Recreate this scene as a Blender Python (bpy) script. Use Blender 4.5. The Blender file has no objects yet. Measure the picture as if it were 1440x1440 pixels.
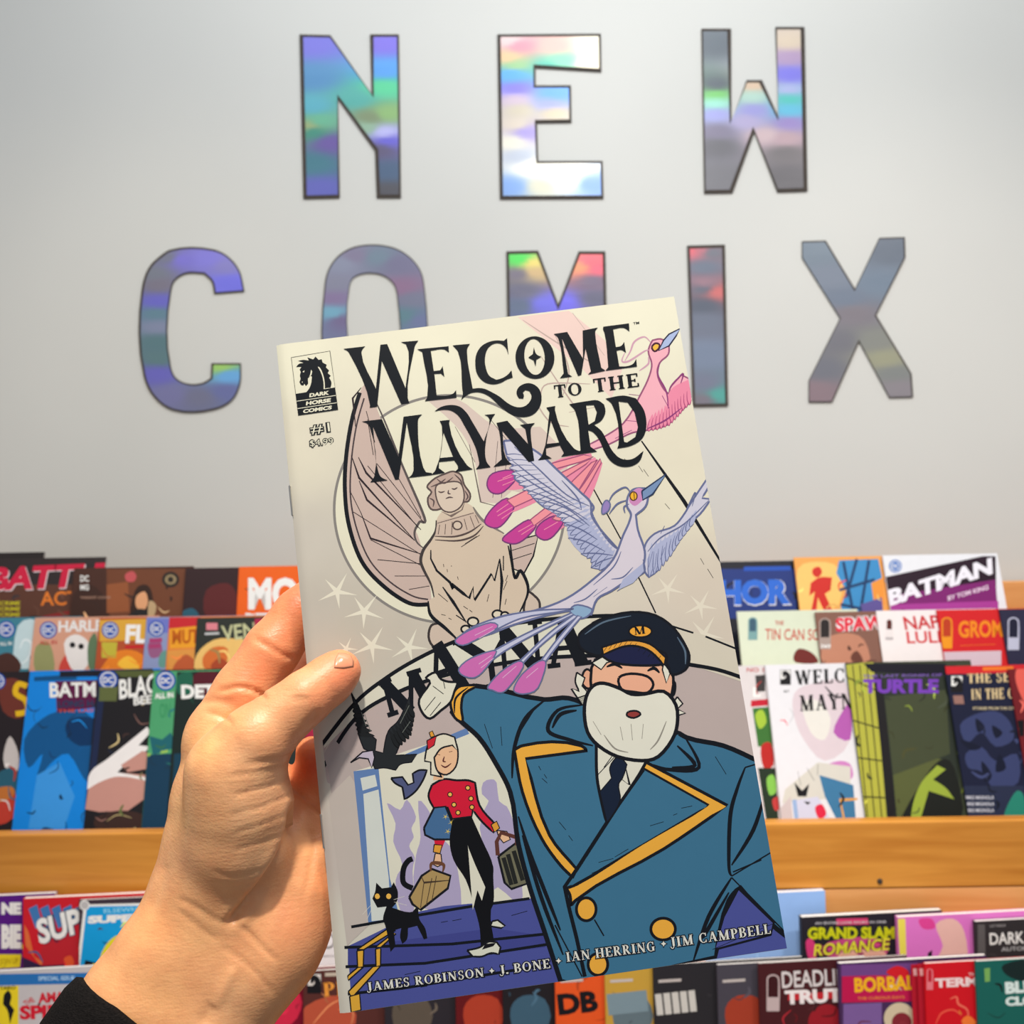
import bpy, bmesh, math, random
import numpy as np
from mathutils import Vector, Matrix
from mathutils.geometry import tessellate_polygon
from mathutils.bvhtree import BVHTree
random.seed(7)
D = bpy.data
SC = bpy.context.scene
COL = SC.collection

# ---------------------------------------------------------------- camera, world, lights, exposure
FPX = 1440.0                                  # focal length in pixels of the 1440 frame
ROLL = math.radians(0.85)
CAM = Vector((0, 0, 1.45))
RT = Vector((math.cos(ROLL), 0, -math.sin(ROLL)))
UP = Vector((math.sin(ROLL), 0, math.cos(ROLL)))
FW = Vector((0, 1, 0))
cd = D.cameras.new('camera'); cam = D.objects.new('camera', cd); COL.objects.link(cam)
cd.sensor_width = 36; cd.lens = 36 * FPX / 1440; cd.clip_start = 0.02; cd.clip_end = 50
m = Matrix((RT, UP, -FW)).transposed().to_4x4(); m.translation = CAM
cam.matrix_world = m
cd.dof.use_dof = True; cd.dof.focus_distance = 0.395; cd.dof.aperture_fstop = 20.0
SC.camera = cam

SC.view_settings.view_transform = 'Standard'
SC.view_settings.look = 'None'
SC.view_settings.exposure = 0.0
SC.view_settings.gamma = 1.0
SC.view_settings.use_curve_mapping = False

w = D.worlds.new('shop_air'); SC.world = w; w.use_nodes = True
w.node_tree.nodes['Background'].inputs[0].default_value = (0.86, 0.91, 1.0, 1)
w.node_tree.nodes['Background'].inputs[1].default_value = 0.37

def spot(name, loc, target, power, col, size=0.05, angle=60, blend=0.6):
    l = D.lights.new(name, 'SPOT'); l.energy = power; l.color = col
    l.shadow_soft_size = size; l.spot_size = math.radians(angle); l.spot_blend = blend
    o = D.objects.new(name, l); COL.objects.link(o); o.location = loc
    o.rotation_euler = (Vector(target) - Vector(loc)).to_track_quat('-Z', 'Y').to_euler()
    return o

def area(name, loc, target, power, col, sx, sy):
    l = D.lights.new(name, 'AREA'); l.shape = 'RECTANGLE'; l.size = sx; l.size_y = sy
    l.energy = power; l.color = col
    o = D.objects.new(name, l); COL.objects.link(o); o.location = loc
    o.rotation_euler = (Vector(target) - Vector(loc)).to_track_quat('-Z', 'Y').to_euler()
    return o

spot('track_spotlight', (-0.10, -0.12, 2.55), (0.0, 0.40, 1.38), 80, (1.0, 0.935, 0.84), 0.035, 62, 0.8)
spot('track_spotlight', (-0.9, 0.25, 2.7), (-0.55, 1.35, 1.05), 34, (1.0, 0.86, 0.66), 0.05, 70, 0.9)
spot('track_spotlight', (1.05, 0.2, 2.7), (0.60, 1.35, 1.10), 62, (1.0, 0.91, 0.82), 0.05, 66, 0.9)
area('wall_fill_light', (0.1, 0.75, 2.78), (0, 1.5, 1.2), 13, (0.93, 0.97, 1.0), 1.8, 0.5)  # soft fill added to brighten the wall, not a known fixture
spot('track_spotlight', (0.25, 0.15, 2.55), (0.2, 1.62, 1.25), 37, (1.0, 0.97, 0.90), 0.08, 125, 1.0)  # extra wide spot, added to lift the middle of the wall

# ---------------------------------------------------------------- helpers
def lin(c):
    out = []
    for v in c[:3]:
        v = v / 255.0
        out.append(v / 12.92 if v <= 0.04045 else ((v + 0.055) / 1.055) ** 2.4)
    return tuple(out) + (1.0,)

def at(px, py, d):
    """point seen at (px, py) of the photograph at distance d along the view axis"""
    return CAM + FW * d + RT * ((px - 720) / FPX * d) + UP * ((720 - py) / FPX * d)

def tag(o, label=None, cat=None, group=None, kind=None):
    if label: o['label'] = label
    if cat: o['category'] = cat
    if group: o['group'] = group
    if kind: o['kind'] = kind
    return o

def empty(name, loc=(0, 0, 0), rot=None):
    o = D.objects.new(name, None); COL.objects.link(o); o.location = loc
    o.empty_display_size = 0.02
    if rot is not None: o.rotation_euler = rot
    return o

def link(name, me, mat=None, parent=None, mw=None, smooth=False):
    o = D.objects.new(name, me); COL.objects.link(o)
    if mat: me.materials.append(mat)
    if smooth:
        for p in me.polygons: p.use_smooth = True
    if parent: o.parent = parent
    if mw is not None: o.matrix_world = mw
    return o

def mesh(name, vs, fs):
    me = D.meshes.new(name); me.from_pydata([tuple(v) for v in vs], [], fs); me.update(); return me

def box_mesh(name, x0, x1, y0, y1, z0, z1, bevel=0.0):
    bm = bmesh.new(); bmesh.ops.create_cube(bm, size=1)
    for v in bm.verts:
        v.co = Vector(((x0 + x1) / 2 + v.co.x * (x1 - x0), (y0 + y1) / 2 + v.co.y * (y1 - y0), (z0 + z1) / 2 + v.co.z * (z1 - z0)))
    if bevel: bmesh.ops.bevel(bm, geom=bm.edges[:], offset=bevel, segments=2, affect='EDGES', profile=0.5)
    me = D.meshes.new(name); bm.to_mesh(me); bm.free(); return me

# ---------------------------------------------------------------- materials (all procedural)
def new_mat(name):
    mt = D.materials.new(name); mt.use_nodes = True
    nt = mt.node_tree; return mt, nt, nt.nodes['Principled BSDF']

def nod(nt, t, **kw):
    n = nt.nodes.new(t)
    for k, v in kw.items(): setattr(n, k, v)
    return n

def mat_plain(name, col, rough=0.5, noise=0.06, scale=40, metal=0.0, bump=0.0, spec=0.5, stretch=(1, 1, 1)):
    mt, nt, b = new_mat(name)
    tc = nod(nt, 'ShaderNodeTexCoord'); mp = nod(nt, 'ShaderNodeMapping'); mp.inputs['Scale'].default_value = stretch
    nz = nod(nt, 'ShaderNodeTexNoise'); nz.inputs['Scale'].default_value = scale; nz.inputs['Detail'].default_value = 4
    nt.links.new(tc.outputs['Object'], mp.inputs[0]); nt.links.new(mp.outputs[0], nz.inputs['Vector'])
    rp = nod(nt, 'ShaderNodeValToRGB'); c = lin(col)
    rp.color_ramp.elements[0].position = 0.3; rp.color_ramp.elements[1].position = 0.7
    rp.color_ramp.elements[0].color = tuple(x * (1 - noise) for x in c[:3]) + (1,)
    rp.color_ramp.elements[1].color = tuple(min(1, x * (1 + noise)) for x in c[:3]) + (1,)
    nt.links.new(nz.outputs['Fac'], rp.inputs[0]); nt.links.new(rp.outputs[0], b.inputs['Base Color'])
    b.inputs['Roughness'].default_value = rough; b.inputs['Metallic'].default_value = metal
    b.inputs['Specular IOR Level'].default_value = spec
    if bump:
        bp = nod(nt, 'ShaderNodeBump'); bp.inputs['Strength'].default_value = bump; bp.inputs['Distance'].default_value = 0.001
        nt.links.new(nz.outputs['Fac'], bp.inputs['Height']); nt.links.new(bp.outputs[0], b.inputs['Normal'])
    return mt

def mat_print(name, rough=0.38, spec=0.35, bump=0.0, k=1.0):
    """printed paper: reads the flat ink colour of each painted shape, faint paper mottling"""
    mt, nt, b = new_mat(name)
    at_ = nod(nt, 'ShaderNodeAttribute'); at_.attribute_name = 'ink'
    tc = nod(nt, 'ShaderNodeTexCoord'); nz = nod(nt, 'ShaderNodeTexNoise'); nz.inputs['Scale'].default_value = 90; nz.inputs['Detail'].default_value = 3
    mx = nod(nt, 'ShaderNodeMix', data_type='RGBA', blend_type='MULTIPLY'); mx.inputs[0].default_value = 1
    rp = nod(nt, 'ShaderNodeValToRGB'); rp.color_ramp.elements[0].color = (0.94 * k, 0.94 * k, 0.94 * k, 1); rp.color_ramp.elements[1].color = (k, k, k, 1)
    nt.links.new(tc.outputs['Object'], nz.inputs['Vector']); nt.links.new(nz.outputs['Fac'], rp.inputs[0])
    nt.links.new(at_.outputs['Color'], mx.inputs[6]); nt.links.new(rp.outputs[0], mx.inputs[7])
    nt.links.new(mx.outputs[2], b.inputs['Base Color'])
    b.inputs['Roughness'].default_value = rough; b.inputs['Specular IOR Level'].default_value = spec
    if bump:
        n2 = nod(nt, 'ShaderNodeTexNoise'); n2.inputs['Scale'].default_value = 14; n2.inputs['Detail'].default_value = 1
        nt.links.new(tc.outputs['Object'], n2.inputs['Vector'])
        bp = nod(nt, 'ShaderNodeBump'); bp.inputs['Strength'].default_value = bump; bp.inputs['Distance'].default_value = 0.004
        nt.links.new(n2.outputs['Fac'], bp.inputs['Height']); nt.links.new(bp.outputs[0], b.inputs['Normal'])
    return mt

def mat_foil(name):
    """holographic foil: rainbow sheen painted into the colour, metallic, lightly wrinkled"""
    mt, nt, b = new_mat(name)
    a = nod(nt, 'ShaderNodeAttribute'); a.attribute_name = 'ink'
    tc = nod(nt, 'ShaderNodeTexCoord'); mp = nod(nt, 'ShaderNodeMapping'); mp.inputs['Scale'].default_value = (10, 10, 26)
    nz = nod(nt, 'ShaderNodeTexNoise'); nz.inputs['Scale'].default_value = 1.0; nz.inputs['Detail'].default_value = 5
    nt.links.new(tc.outputs['Object'], mp.inputs[0]); nt.links.new(mp.outputs[0], nz.inputs['Vector'])
    hs = nod(nt, 'ShaderNodeHueSaturation'); hs.inputs['Saturation'].default_value = 0.9; hs.inputs['Value'].default_value = 0.80
    nt.links.new(a.outputs['Color'], hs.inputs['Color']); nt.links.new(hs.outputs[0], b.inputs['Base Color'])
    b.inputs['Metallic'].default_value = 0.25; b.inputs['Roughness'].default_value = 0.36
    b.inputs['Coat Weight'].default_value = 0.1; b.inputs['Coat Roughness'].default_value = 0.08
    bp = nod(nt, 'ShaderNodeBump'); bp.inputs['Strength'].default_value = 0.12; bp.inputs['Distance'].default_value = 0.004
    nt.links.new(nz.outputs['Fac'], bp.inputs['Height']); nt.links.new(bp.outputs[0], b.inputs['Normal'])
    return mt

def mat_wood(name, c0, c1, rough=0.35):
    mt, nt, b = new_mat(name)
    tc = nod(nt, 'ShaderNodeTexCoord'); mp = nod(nt, 'ShaderNodeMapping'); mp.inputs['Scale'].default_value = (2.2, 30, 34)
    nz = nod(nt, 'ShaderNodeTexNoise'); nz.inputs['Scale'].default_value = 2.0; nz.inputs['Detail'].default_value = 7; nz.inputs['Distortion'].default_value = 0.5
    rp = nod(nt, 'ShaderNodeValToRGB'); rp.color_ramp.elements[0].position = 0.32; rp.color_ramp.elements[1].position = 0.68
    rp.color_ramp.elements[0].color = lin(c0); rp.color_ramp.elements[1].color = lin(c1)
    nt.links.new(tc.outputs['Object'], mp.inputs[0]); nt.links.new(mp.outputs[0], nz.inputs['Vector'])
    nt.links.new(nz.outputs['Fac'], rp.inputs[0]); nt.links.new(rp.outputs[0], b.inputs['Base Color'])
    b.inputs['Roughness'].default_value = rough
    bp = nod(nt, 'ShaderNodeBump'); bp.inputs['Strength'].default_value = 0.12; bp.inputs['Distance'].default_value = 0.001
    nt.links.new(nz.outputs['Fac'], bp.inputs['Height']); nt.links.new(bp.outputs[0], b.inputs['Normal'])
    return mt

M_PRINT = mat_print('glossy_printed_cover', 0.45, 0.18)
M_HELD = mat_print('satin_printed_cover', 0.5, 0.14, 0.08, 0.80)
M_PAGES = mat_plain('paper_page_edges', (236, 232, 226), 0.7, 0.05, 200)
M_WALL = mat_plain('painted_wall', (208, 208, 203), 0.42, 0.02, 3, bump=0.05)
M_WOOD = mat_wood('golden_oak_veneer', (190, 118, 36), (216, 146, 58))
M_WOOD2 = mat_wood('pale_oak_board', (222, 150, 84), (236, 170, 104))
M_FOIL = mat_foil('holographic_foil')
M_BACK = mat_plain('dark_card_backing', (58, 48, 40), 0.7, 0.2, 60)
M_FLOOR = mat_plain('grey_floor', (120, 112, 104), 0.6, 0.1, 8)
M_STEEL = mat_plain('bright_staple_wire', (190, 188, 182), 0.3, 0.05, 60, metal=1.0)

# ---------------------------------------------------------------- ink painter: flat print as coloured shapes on a real plane
def pts(s, o=(0, 0), k=1.0):
    return [(o[0] + float(a.split(',')[0]) / k, o[1] + float(a.split(',')[1]) / k) for a in s.split()]

def smooth_closed(p, n=5):
    out = []; N = len(p)
    for i in range(N):
        a, b, c, d = [np.array(p[(i + j - 1) % N]) for j in range(4)]
        for t in np.linspace(0, 1, n, endpoint=False):
            out.append(tuple(0.5 * ((2 * b) + (c - a) * t + (2 * a - 5 * b + 4 * c - d) * t * t + (3 * b - a - 3 * c + d) * t ** 3)))
    return out

def smooth_soft(p, n=4, lim=42):
    """round only the gentle bends of an outline; sharp corners stay sharp"""
    N = len(p); q = [np.array(a, float) for a in p]; T = []
    for i in range(N):
        u, v = q[i] - q[i - 1], q[(i + 1) % N] - q[i]; lu, lv = np.hypot(*u), np.hypot(*v)
        if lu < 1e-9 or lv < 1e-9: T.append(None); continue
        ang = math.degrees(math.acos(max(-1, min(1, float(u @ v) / (lu * lv)))))
        t = (u / lu + v / lv); T.append(None if ang > lim else t / (np.hypot(*t) + 1e-9))
    out = []
    for i in range(N):
        a, b = q[i], q[(i + 1) % N]; ta, tb = T[i], T[(i + 1) % N]; out.append(tuple(a))
        if ta is None and tb is None: continue
        L = np.hypot(*(b - a)); d = (b - a) / (L + 1e-9); ta = d if ta is None else ta; tb = d if tb is None else tb
        for k in range(1, n):
            t = k / n; out.append(tuple((2 * t ** 3 - 3 * t * t + 1) * a + (t ** 3 - 2 * t * t + t) * L * ta + (3 * t * t - 2 * t ** 3) * b + (t ** 3 - t * t) * L * tb))
    return out

def smooth_open(p, n=6):
    if len(p) < 3: return p
    q = [p[0]] + list(p) + [p[-1]]; out = []
    for i in range(len(p) - 1):
        a, b, c, d = [np.array(q[i + j]) for j in range(4)]
        for t in np.linspace(0, 1, n, endpoint=False):
            out.append(tuple(0.5 * ((2 * b) + (c - a) * t + (2 * a - 5 * b + 4 * c - d) * t * t + (3 * b - a - 3 * c + d) * t ** 3)))
    out.append(tuple(p[-1])); return out

def ell(cx, cy, rx, ry, a=0, n=28, t0=0, t1=360):
    ca, sa = math.cos(math.radians(a)), math.sin(math.radians(a)); out = []
    full = abs(t1 - t0) >= 360
    for i in range(n if full else n + 1):
        t = math.radians(t0 + (t1 - t0) * i / n); x, y = rx * math.cos(t), ry * math.sin(t)
        out.append((cx + x * ca - y * sa, cy + x * sa + y * ca))
    return out

_txt = {}
def text_tris(s, bold=0.0):
    """triangles of a string in the built-in font, cap height 1, width normalised to real width"""
    key = (s, bold)
    if key in _txt: return _txt[key]
    cu = D.curves.new('t', 'FONT'); cu.body = s; cu.size = 1.0; cu.resolution_u = 3; cu.offset = bold; cu.fill_mode = 'FRONT'
    ob = D.objects.new('t', cu); COL.objects.link(ob)
    dg = bpy.context.evaluated_depsgraph_get(); me = ob.evaluated_get(dg).to_mesh()
    me.calc_loop_triangles()
    v = [(p.co.x, p.co.y) for p in me.vertices]; t = [tuple(q.vertices) for q in me.loop_triangles]
    ob.evaluated_get(dg).to_mesh_clear(); D.objects.remove(ob); D.curves.remove(cu)
    xs = [p[0] for p in v]; ys = [p[1] for p in v]
    x0, x1, y0, y1 = min(xs), max(xs), min(ys), max(ys)
    v = [((x - x0) / (x1 - x0), (y - y0) / (y1 - y0)) for x, y in v]
    _txt[key] = (v, t, (x1 - x0) / (y1 - y0)); return _txt[key]

class Ink:
    """collects coloured shapes given where the photograph shows them and lays them on the sheet's plane"""
    def __init__(s, origin, ux, uy, W, H, x0=0.0, x1=None, step=2e-6):
        s.o, s.ux, s.uy, s.n = origin, ux, uy, ux.cross(uy).normalized()
        s.W, s.H, s.x0, s.x1, s.step = W, H, x0, (x1 if x1 is not None else W), step
        s.V, s.F, s.C, s.base, s.bx, s.lw = [], [], [], 1, [], 1.0
    def loc(s, p):
        d = RT * ((p[0] - 720) / FPX) + UP * ((720 - p[1]) / FPX) + FW
        t = (s.o - CAM).dot(s.n) / d.dot(s.n); q = CAM + d * t - s.o
        return (q.dot(s.ux), q.dot(s.uy))
    def lay(s, q):
        """stack a shape only above the shapes it overlaps, so the ink stays a thin film"""
        xs, ys = [p[0] for p in q], [p[1] for p in q]; b = (min(xs), min(ys), max(xs), max(ys))
        k = s.base
        for a in s.bx:
            if a[4] >= k and a[0] < b[2] and b[0] < a[2] and a[1] < b[3] and b[1] < a[3]: k = a[4] + 1
        s.bx.append(b + (k,)); return k * s.step
    def tri(s, t, z, c):
        poly = list(t)
        for ax, lim, sg in ((0, s.x0, 1), (0, s.x1, -1), (1, -s.H + .0001, 1), (1, -.0001, -1)):
            out = []
            for i in range(len(poly)):
                a, b = poly[i], poly[(i + 1) % len(poly)]
                ia, ib = (a[ax] - lim) * sg >= 0, (b[ax] - lim) * sg >= 0
                if ia: out.append(a)
                if ia != ib:
                    u = (lim - a[ax]) / (b[ax] - a[ax]); out.append((a[0] + (b[0] - a[0]) * u, a[1] + (b[1] - a[1]) * u))
            poly = out
            if len(poly) < 3: return
        n = len(s.V); s.V += [(x, y, z) for x, y in poly]
        f = list(range(n, n + len(poly)))
        ar = sum(poly[i][0] * poly[(i + 1) % len(poly)][1] - poly[(i + 1) % len(poly)][0] * poly[i][1] for i in range(len(poly)))
        if ar < 0: f.reverse()
        s.F.append(f); s.C.append(c)
    def raw(s, loops, col, zz=None):
        z = s.lay(loops[0]) if zz is None else zz; c = lin(col)
        L = [[Vector((x, y, 0)) for x, y in lp] for lp in loops]
        fl = [v for lp in L for v in lp]
        for t in tessellate_polygon(L): s.tri([(fl[i].x, fl[i].y) for i in t], z, c)
    def poly(s, p, col, sm=0, holes=(), line=0, lc=(20, 22, 30)):
        q = smooth_closed(p, sm) if sm else (smooth_soft(p) if len(p) > 7 else p)
        s.raw([[s.loc(a) for a in q]] + [[s.loc(a) for a in h] for h in holes], col)
        if line: s.line(list(q) + [q[0]], line, lc, 0, taper=False)
    def line(s, p, w, col, sm=6, taper=True):
        q = smooth_open(p, sm) if sm else p
        q = [np.array(a, float) for a in q]; N = len(q); Lf, Rt = [], []
        for i in range(N):
            a, b = q[max(0, i - 1)], q[min(N - 1, i + 1)]; t = b - a; L = np.hypot(*t) or 1; nn = np.array((-t[1], t[0])) / L
            u = i / max(1, N - 1); ww = s.lw * w / 2 * (0.35 + 0.65 * math.sin(math.pi * min(1, max(0, u))) if taper else 1.0)
            Lf.append(q[i] + nn * ww); Rt.append(q[i] - nn * ww)
        Lf = [s.loc(a) for a in Lf]; Rt = [s.loc(a) for a in Rt]; z = s.lay(Lf + Rt); c = lin(col)
        for i in range(N - 1):
            s.tri([Lf[i], Lf[i + 1], Rt[i + 1]], z, c); s.tri([Lf[i], Rt[i + 1], Rt[i]], z, c)
    def feathers(s, roots, tips, n, w, fill, lc, lw=.8):
        """a row of overlapping leaf-shaped feathers running from the roots line to the tips line"""
        def walk(p, t):
            L = [math.hypot(b[0] - a[0], b[1] - a[1]) for a, b in zip(p, p[1:])]; d = t * sum(L)
            for (a, b), l in zip(zip(p, p[1:]), L):
                if d <= l or (a, b) == (p[-2], p[-1]): u = min(1, d / l); return (a[0] + (b[0] - a[0]) * u, a[1] + (b[1] - a[1]) * u)
                d -= l
        for i in range(n):
            a, b = walk(roots, (i + .5) / n), walk(tips, (i + .5) / n); dx, dy = b[0] - a[0], b[1] - a[1]; L = math.hypot(dx, dy) or 1; nx, ny = -dy / L * w, dx / L * w
            q = [a, (a[0] + dx * .35 + nx * .8, a[1] + dy * .35 + ny * .8), (a[0] + dx * .8 + nx, a[1] + dy * .8 + ny), (b[0] + dx * .05, b[1] + dy * .05), (a[0] + dx * .8 - nx, a[1] + dy * .8 - ny), (a[0] + dx * .35 - nx * .8, a[1] + dy * .35 - ny * .8)]
            s.poly(q, fill, 2); s.line([q[1], q[2], q[3], q[4]], lw, lc, 3)
    def text(s, txt, p0, p1, h, col, slant=0.0, bold=0.02, up=None):
        """txt with its baseline from p0 to p1, cap height h (photo pixels)"""
        v, t, _ = text_tris(txt, bold)
        dx, dy = p1[0] - p0[0], p1[1] - p0[1]; L = math.hypot(dx, dy); ex = (dx / L, dy / L)
        ey = up if up else (ex[1], -ex[0])
        f = lambda q: s.loc((p0[0] + dx * q[0] + ey[0] * h * q[1] + ex[0] * slant * h * q[1], p0[1] + dy * q[0] + ey[1] * h * q[1] + ex[1] * slant * h * q[1]))
        V = [f(q) for q in v]; z = s.lay(V); c = lin(col)
        for a in t: s.tri([V[i] for i in a], z, c)
    def serif(s, txt, p0, p1, h, col, bold=1.0, ow=0, oc=(20, 22, 40)):
        dx, dy = p1[0] - p0[0], p1[1] - p0[1]; L = math.hypot(dx, dy); ex = (dx / L, dy / L); ey = (ex[1], -ex[0])
        tot = sum(SERIF_W.get(ch, 0.3) + 0.13 for ch in txt) - 0.13; kx = L / (tot * h)
        zb = s.lay([s.loc(q) for q in (p0, p1, (p0[0] + ey[0] * h, p0[1] + ey[1] * h), (p1[0] + ey[0] * h, p1[1] + ey[1] * h))])
        for ps in ((1, 0) if ow else (0,)):
            x = 0; zz = zb if (ps or not ow) else zb + s.step
            for ch in txt:
                for g in serif_glyph(ch, bold, ow / h if ps else 0):
                    q = [(p0[0] + ex[0] * (x + a) * kx * h + ey[0] * b * h, p0[1] + ex[1] * (x + a) * kx * h + ey[1] * b * h) for a, b in g]
                    s.raw([[s.loc(a) for a in q]], oc if ps else col, zz)
                x += SERIF_W.get(ch, 0.3) + 0.13
    def build(s, name, mat, parent, mw):
        if not s.F: return None
        me = D.meshes.new(name); me.from_pydata(s.V, [], s.F); me.update()
        at_ = me.color_attributes.new('ink', 'FLOAT_COLOR', 'CORNER')
        buf = []
        for f, c in zip(s.F, s.C): buf += list(c) * len(f)
        at_.data.foreach_set('color', buf)
        return link(name, me, mat, parent, mw)
    def sub(s):
        q = Ink(s.o, s.ux, s.uy, s.W, s.H, s.x0, s.x1, s.step); q.base = max([a[4] for a in s.bx] + [0]) + 1; return q

# small drawn serif alphabet: strokes (x0,y0,x1,y1,width), bowls, serifs; cap height 1
SERIF_W = dict(zip('WABCDEGHIJLMNOPRSTYK .+', [1.05, .78, .64, .68, .72, .62, .72, .8, .36, .4, .58, .98, .8, .76, .6, .72, .54, .66, .74, .74, .28, .16, .3]))
T_, t_ = .17, .07
def serif_glyph(ch, bold=1.0, grow=0):
    T, t = T_ * bold + 2 * grow, t_ * bold + 2 * grow; W = SERIF_W.get(ch, .3); G = []
    def st(x0, y0, x1, y1, w):
        dx, dy = x1 - x0, y1 - y0; L = math.hypot(dx, dy); nx, ny = -dy / L * w / 2, dx / L * w / 2
        if grow: x0 -= dx / L * grow; y0 -= dy / L * grow; x1 += dx / L * grow; y1 += dy / L * grow
        if abs(dy) > .3 * abs(dx): nx, ny = math.copysign(w / 2, nx), 0
        G.append([(x0 + nx, y0 + ny), (x1 + nx, y1 + ny), (x1 - nx, y1 - ny), (x0 - nx, y0 - ny)])
    def sf(x, y, hw=.17): hw += grow; h = .035 + grow; G.append([(x - hw, y - h), (x + hw, y - h), (x + hw * .8, y + h), (x - hw * .8, y + h)])
    def arc(cx, cy, rx, ry, a0, a1, wt=T, wn=t, n=12):
        for i in range(n):
            q = []
            for a in (a0 + (a1 - a0) * i / n, a0 + (a1 - a0) * (i + 1) / n):
                r = math.radians(a); wd = wn + (wt - wn) * abs(math.cos(r)) ** 1.3
                q.append(((cx + (rx + wd / 2 * 0.9) * math.cos(r), cy + (ry + wn / 2) * math.sin(r)), (cx + (rx - wd / 2) * math.cos(r), cy + (ry - wn / 2) * math.sin(r))))
            G.append([q[0][0], q[1][0], q[1][1], q[0][1]])
    V = lambda x: (st(x, 0, x, 1, T), sf(x, .035), sf(x, .965))
    if ch == 'A': st(.12, 0, .4, 1, t); st(.4, 1, .64, 0, T); st(.2, .33, .54, .33, t); sf(.12, .035, .13); sf(.66, .035, .15)
    elif ch == 'B': V(.16); arc(.3, .75, .2, .22, -90, 90); arc(.3, .27, .25, .24, -90, 90); st(.16, .97, .3, .97, t); st(.16, .51, .3, .51, t); st(.16, .03, .3, .03, t)
    elif ch == 'C': arc(.38, .5, .29, .47, 50, 310); st(.6, .68, .6, .97, t); st(.6, .05, .6, .3, t)
    elif ch == 'G': arc(.38, .5, .29, .47, 50, 300); st(.6, .68, .6, .97, t); st(.58, .05, .58, .45, T); sf(.58, .45, .16)
    elif ch == 'D': V(.16); arc(.3, .5, .32, .46, -90, 90); st(.16, .96, .3, .96, t); st(.16, .04, .3, .04, t)
    elif ch == 'E': V(.16); st(.16, .96, .56, .96, t); st(.16, .04, .58, .04, t); st(.16, .5, .44, .5, t); st(.56, .76, .56, .99, t); st(.58, .01, .58, .26, t); st(.43, .4, .43, .61, t)
    elif ch == 'H': V(.16); V(.64); st(.16, .5, .64, .5, t)
    elif ch == 'I': V(.18)
    elif ch == 'J': st(.24, .1, .24, 1, T); sf(.24, .965); arc(.1, .1, .14, .22, 190, 360, t, t)
    elif ch == 'K': V(.16); st(.2, .45, .6, 1, t); st(.3, .55, .62, 0, T); sf(.6, .965, .13); sf(.64, .035, .14)
    elif ch == 'L': V(.16); st(.16, .04, .54, .04, t); st(.54, .01, .54, .28, t)
    elif ch == 'M': st(.14, 0, .16, 1, t); st(.16, 1, .48, 0, T); st(.48, 0, .78, 1, t); st(.8, 0, .8, 1, T); sf(.14, .035, .13); sf(.8, .035); sf(.12, .965, .12); sf(.84, .965, .13)
    elif ch == 'N': st(.14, 0, .14, 1, t); st(.14, 1, .66, 0, T); st(.66, 0, .66, 1, t); sf(.14, .035, .13); sf(.66, .965, .13); sf(.1, .965, .1)
    elif ch == 'O': arc(.38, .5, .3, .47, 0, 360, n=20)
    elif ch == 'P': V(.16); arc(.3, .72, .22, .25, -90, 90); st(.16, .97, .3, .97, t); st(.16, .47, .3, .47, t)
    elif ch == 'R': V(.16); arc(.3, .74, .2, .23, -90, 90); st(.16, .97, .3, .97, t); st(.16, .5, .3, .5, t); st(.34, .5, .62, 0, T); sf(.64, .035, .1)
    elif ch == 'S': arc(.27, .74, .17, .23, 40, 270, T * .75, t); arc(.27, .26, .18, .24, -140, 90, T * .75, t); st(.44, .7, .44, .97, t); st(.08, .03, .08, .3, t)
    elif ch == 'T': V(.33); st(.02, .96, .64, .96, t); st(.04, .72, .04, .99, t); st(.62, .72, .62, .99, t)
    elif ch == 'W': st(.1, 1, .34, 0, T); st(.34, 0, .54, 1, t); st(.54, 1, .74, 0, T); st(.74, 0, .96, 1, t); sf(.1, .965, .14); sf(.96, .965, .12); sf(.54, .965, .08)
    elif ch == 'Y': st(.08, 1, .37, .45, T); st(.37, .45, .64, 1, t); st(.37, 0, .37, .48, T); sf(.37, .035); sf(.1, .965, .14); sf(.64, .965, .12)
    elif ch == '.': st(.08, 0, .08, .16, T)
    elif ch == '+': G.append([(.15 , .72 + grow), (.21 + grow * .5, .56), (.33 + grow, .48), (.21, .4), (.15, .24 - grow), (.09, .4), (-.03 - grow, .48), (.09, .56)])
    return G
# ---------------------------------------------------------------- wall, floor, foil letters
WALL_Y = 1.62
def structure():
    link('wall_back', box_mesh('wall_back', -2.4, 2.4, WALL_Y, WALL_Y + .1, 0, 2.9), M_WALL)['kind'] = 'structure'
    link('floor', box_mesh('floor', -2.4, 2.4, -1.6, WALL_Y, -.05, 0), M_FLOOR)['kind'] = 'structure'

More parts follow.
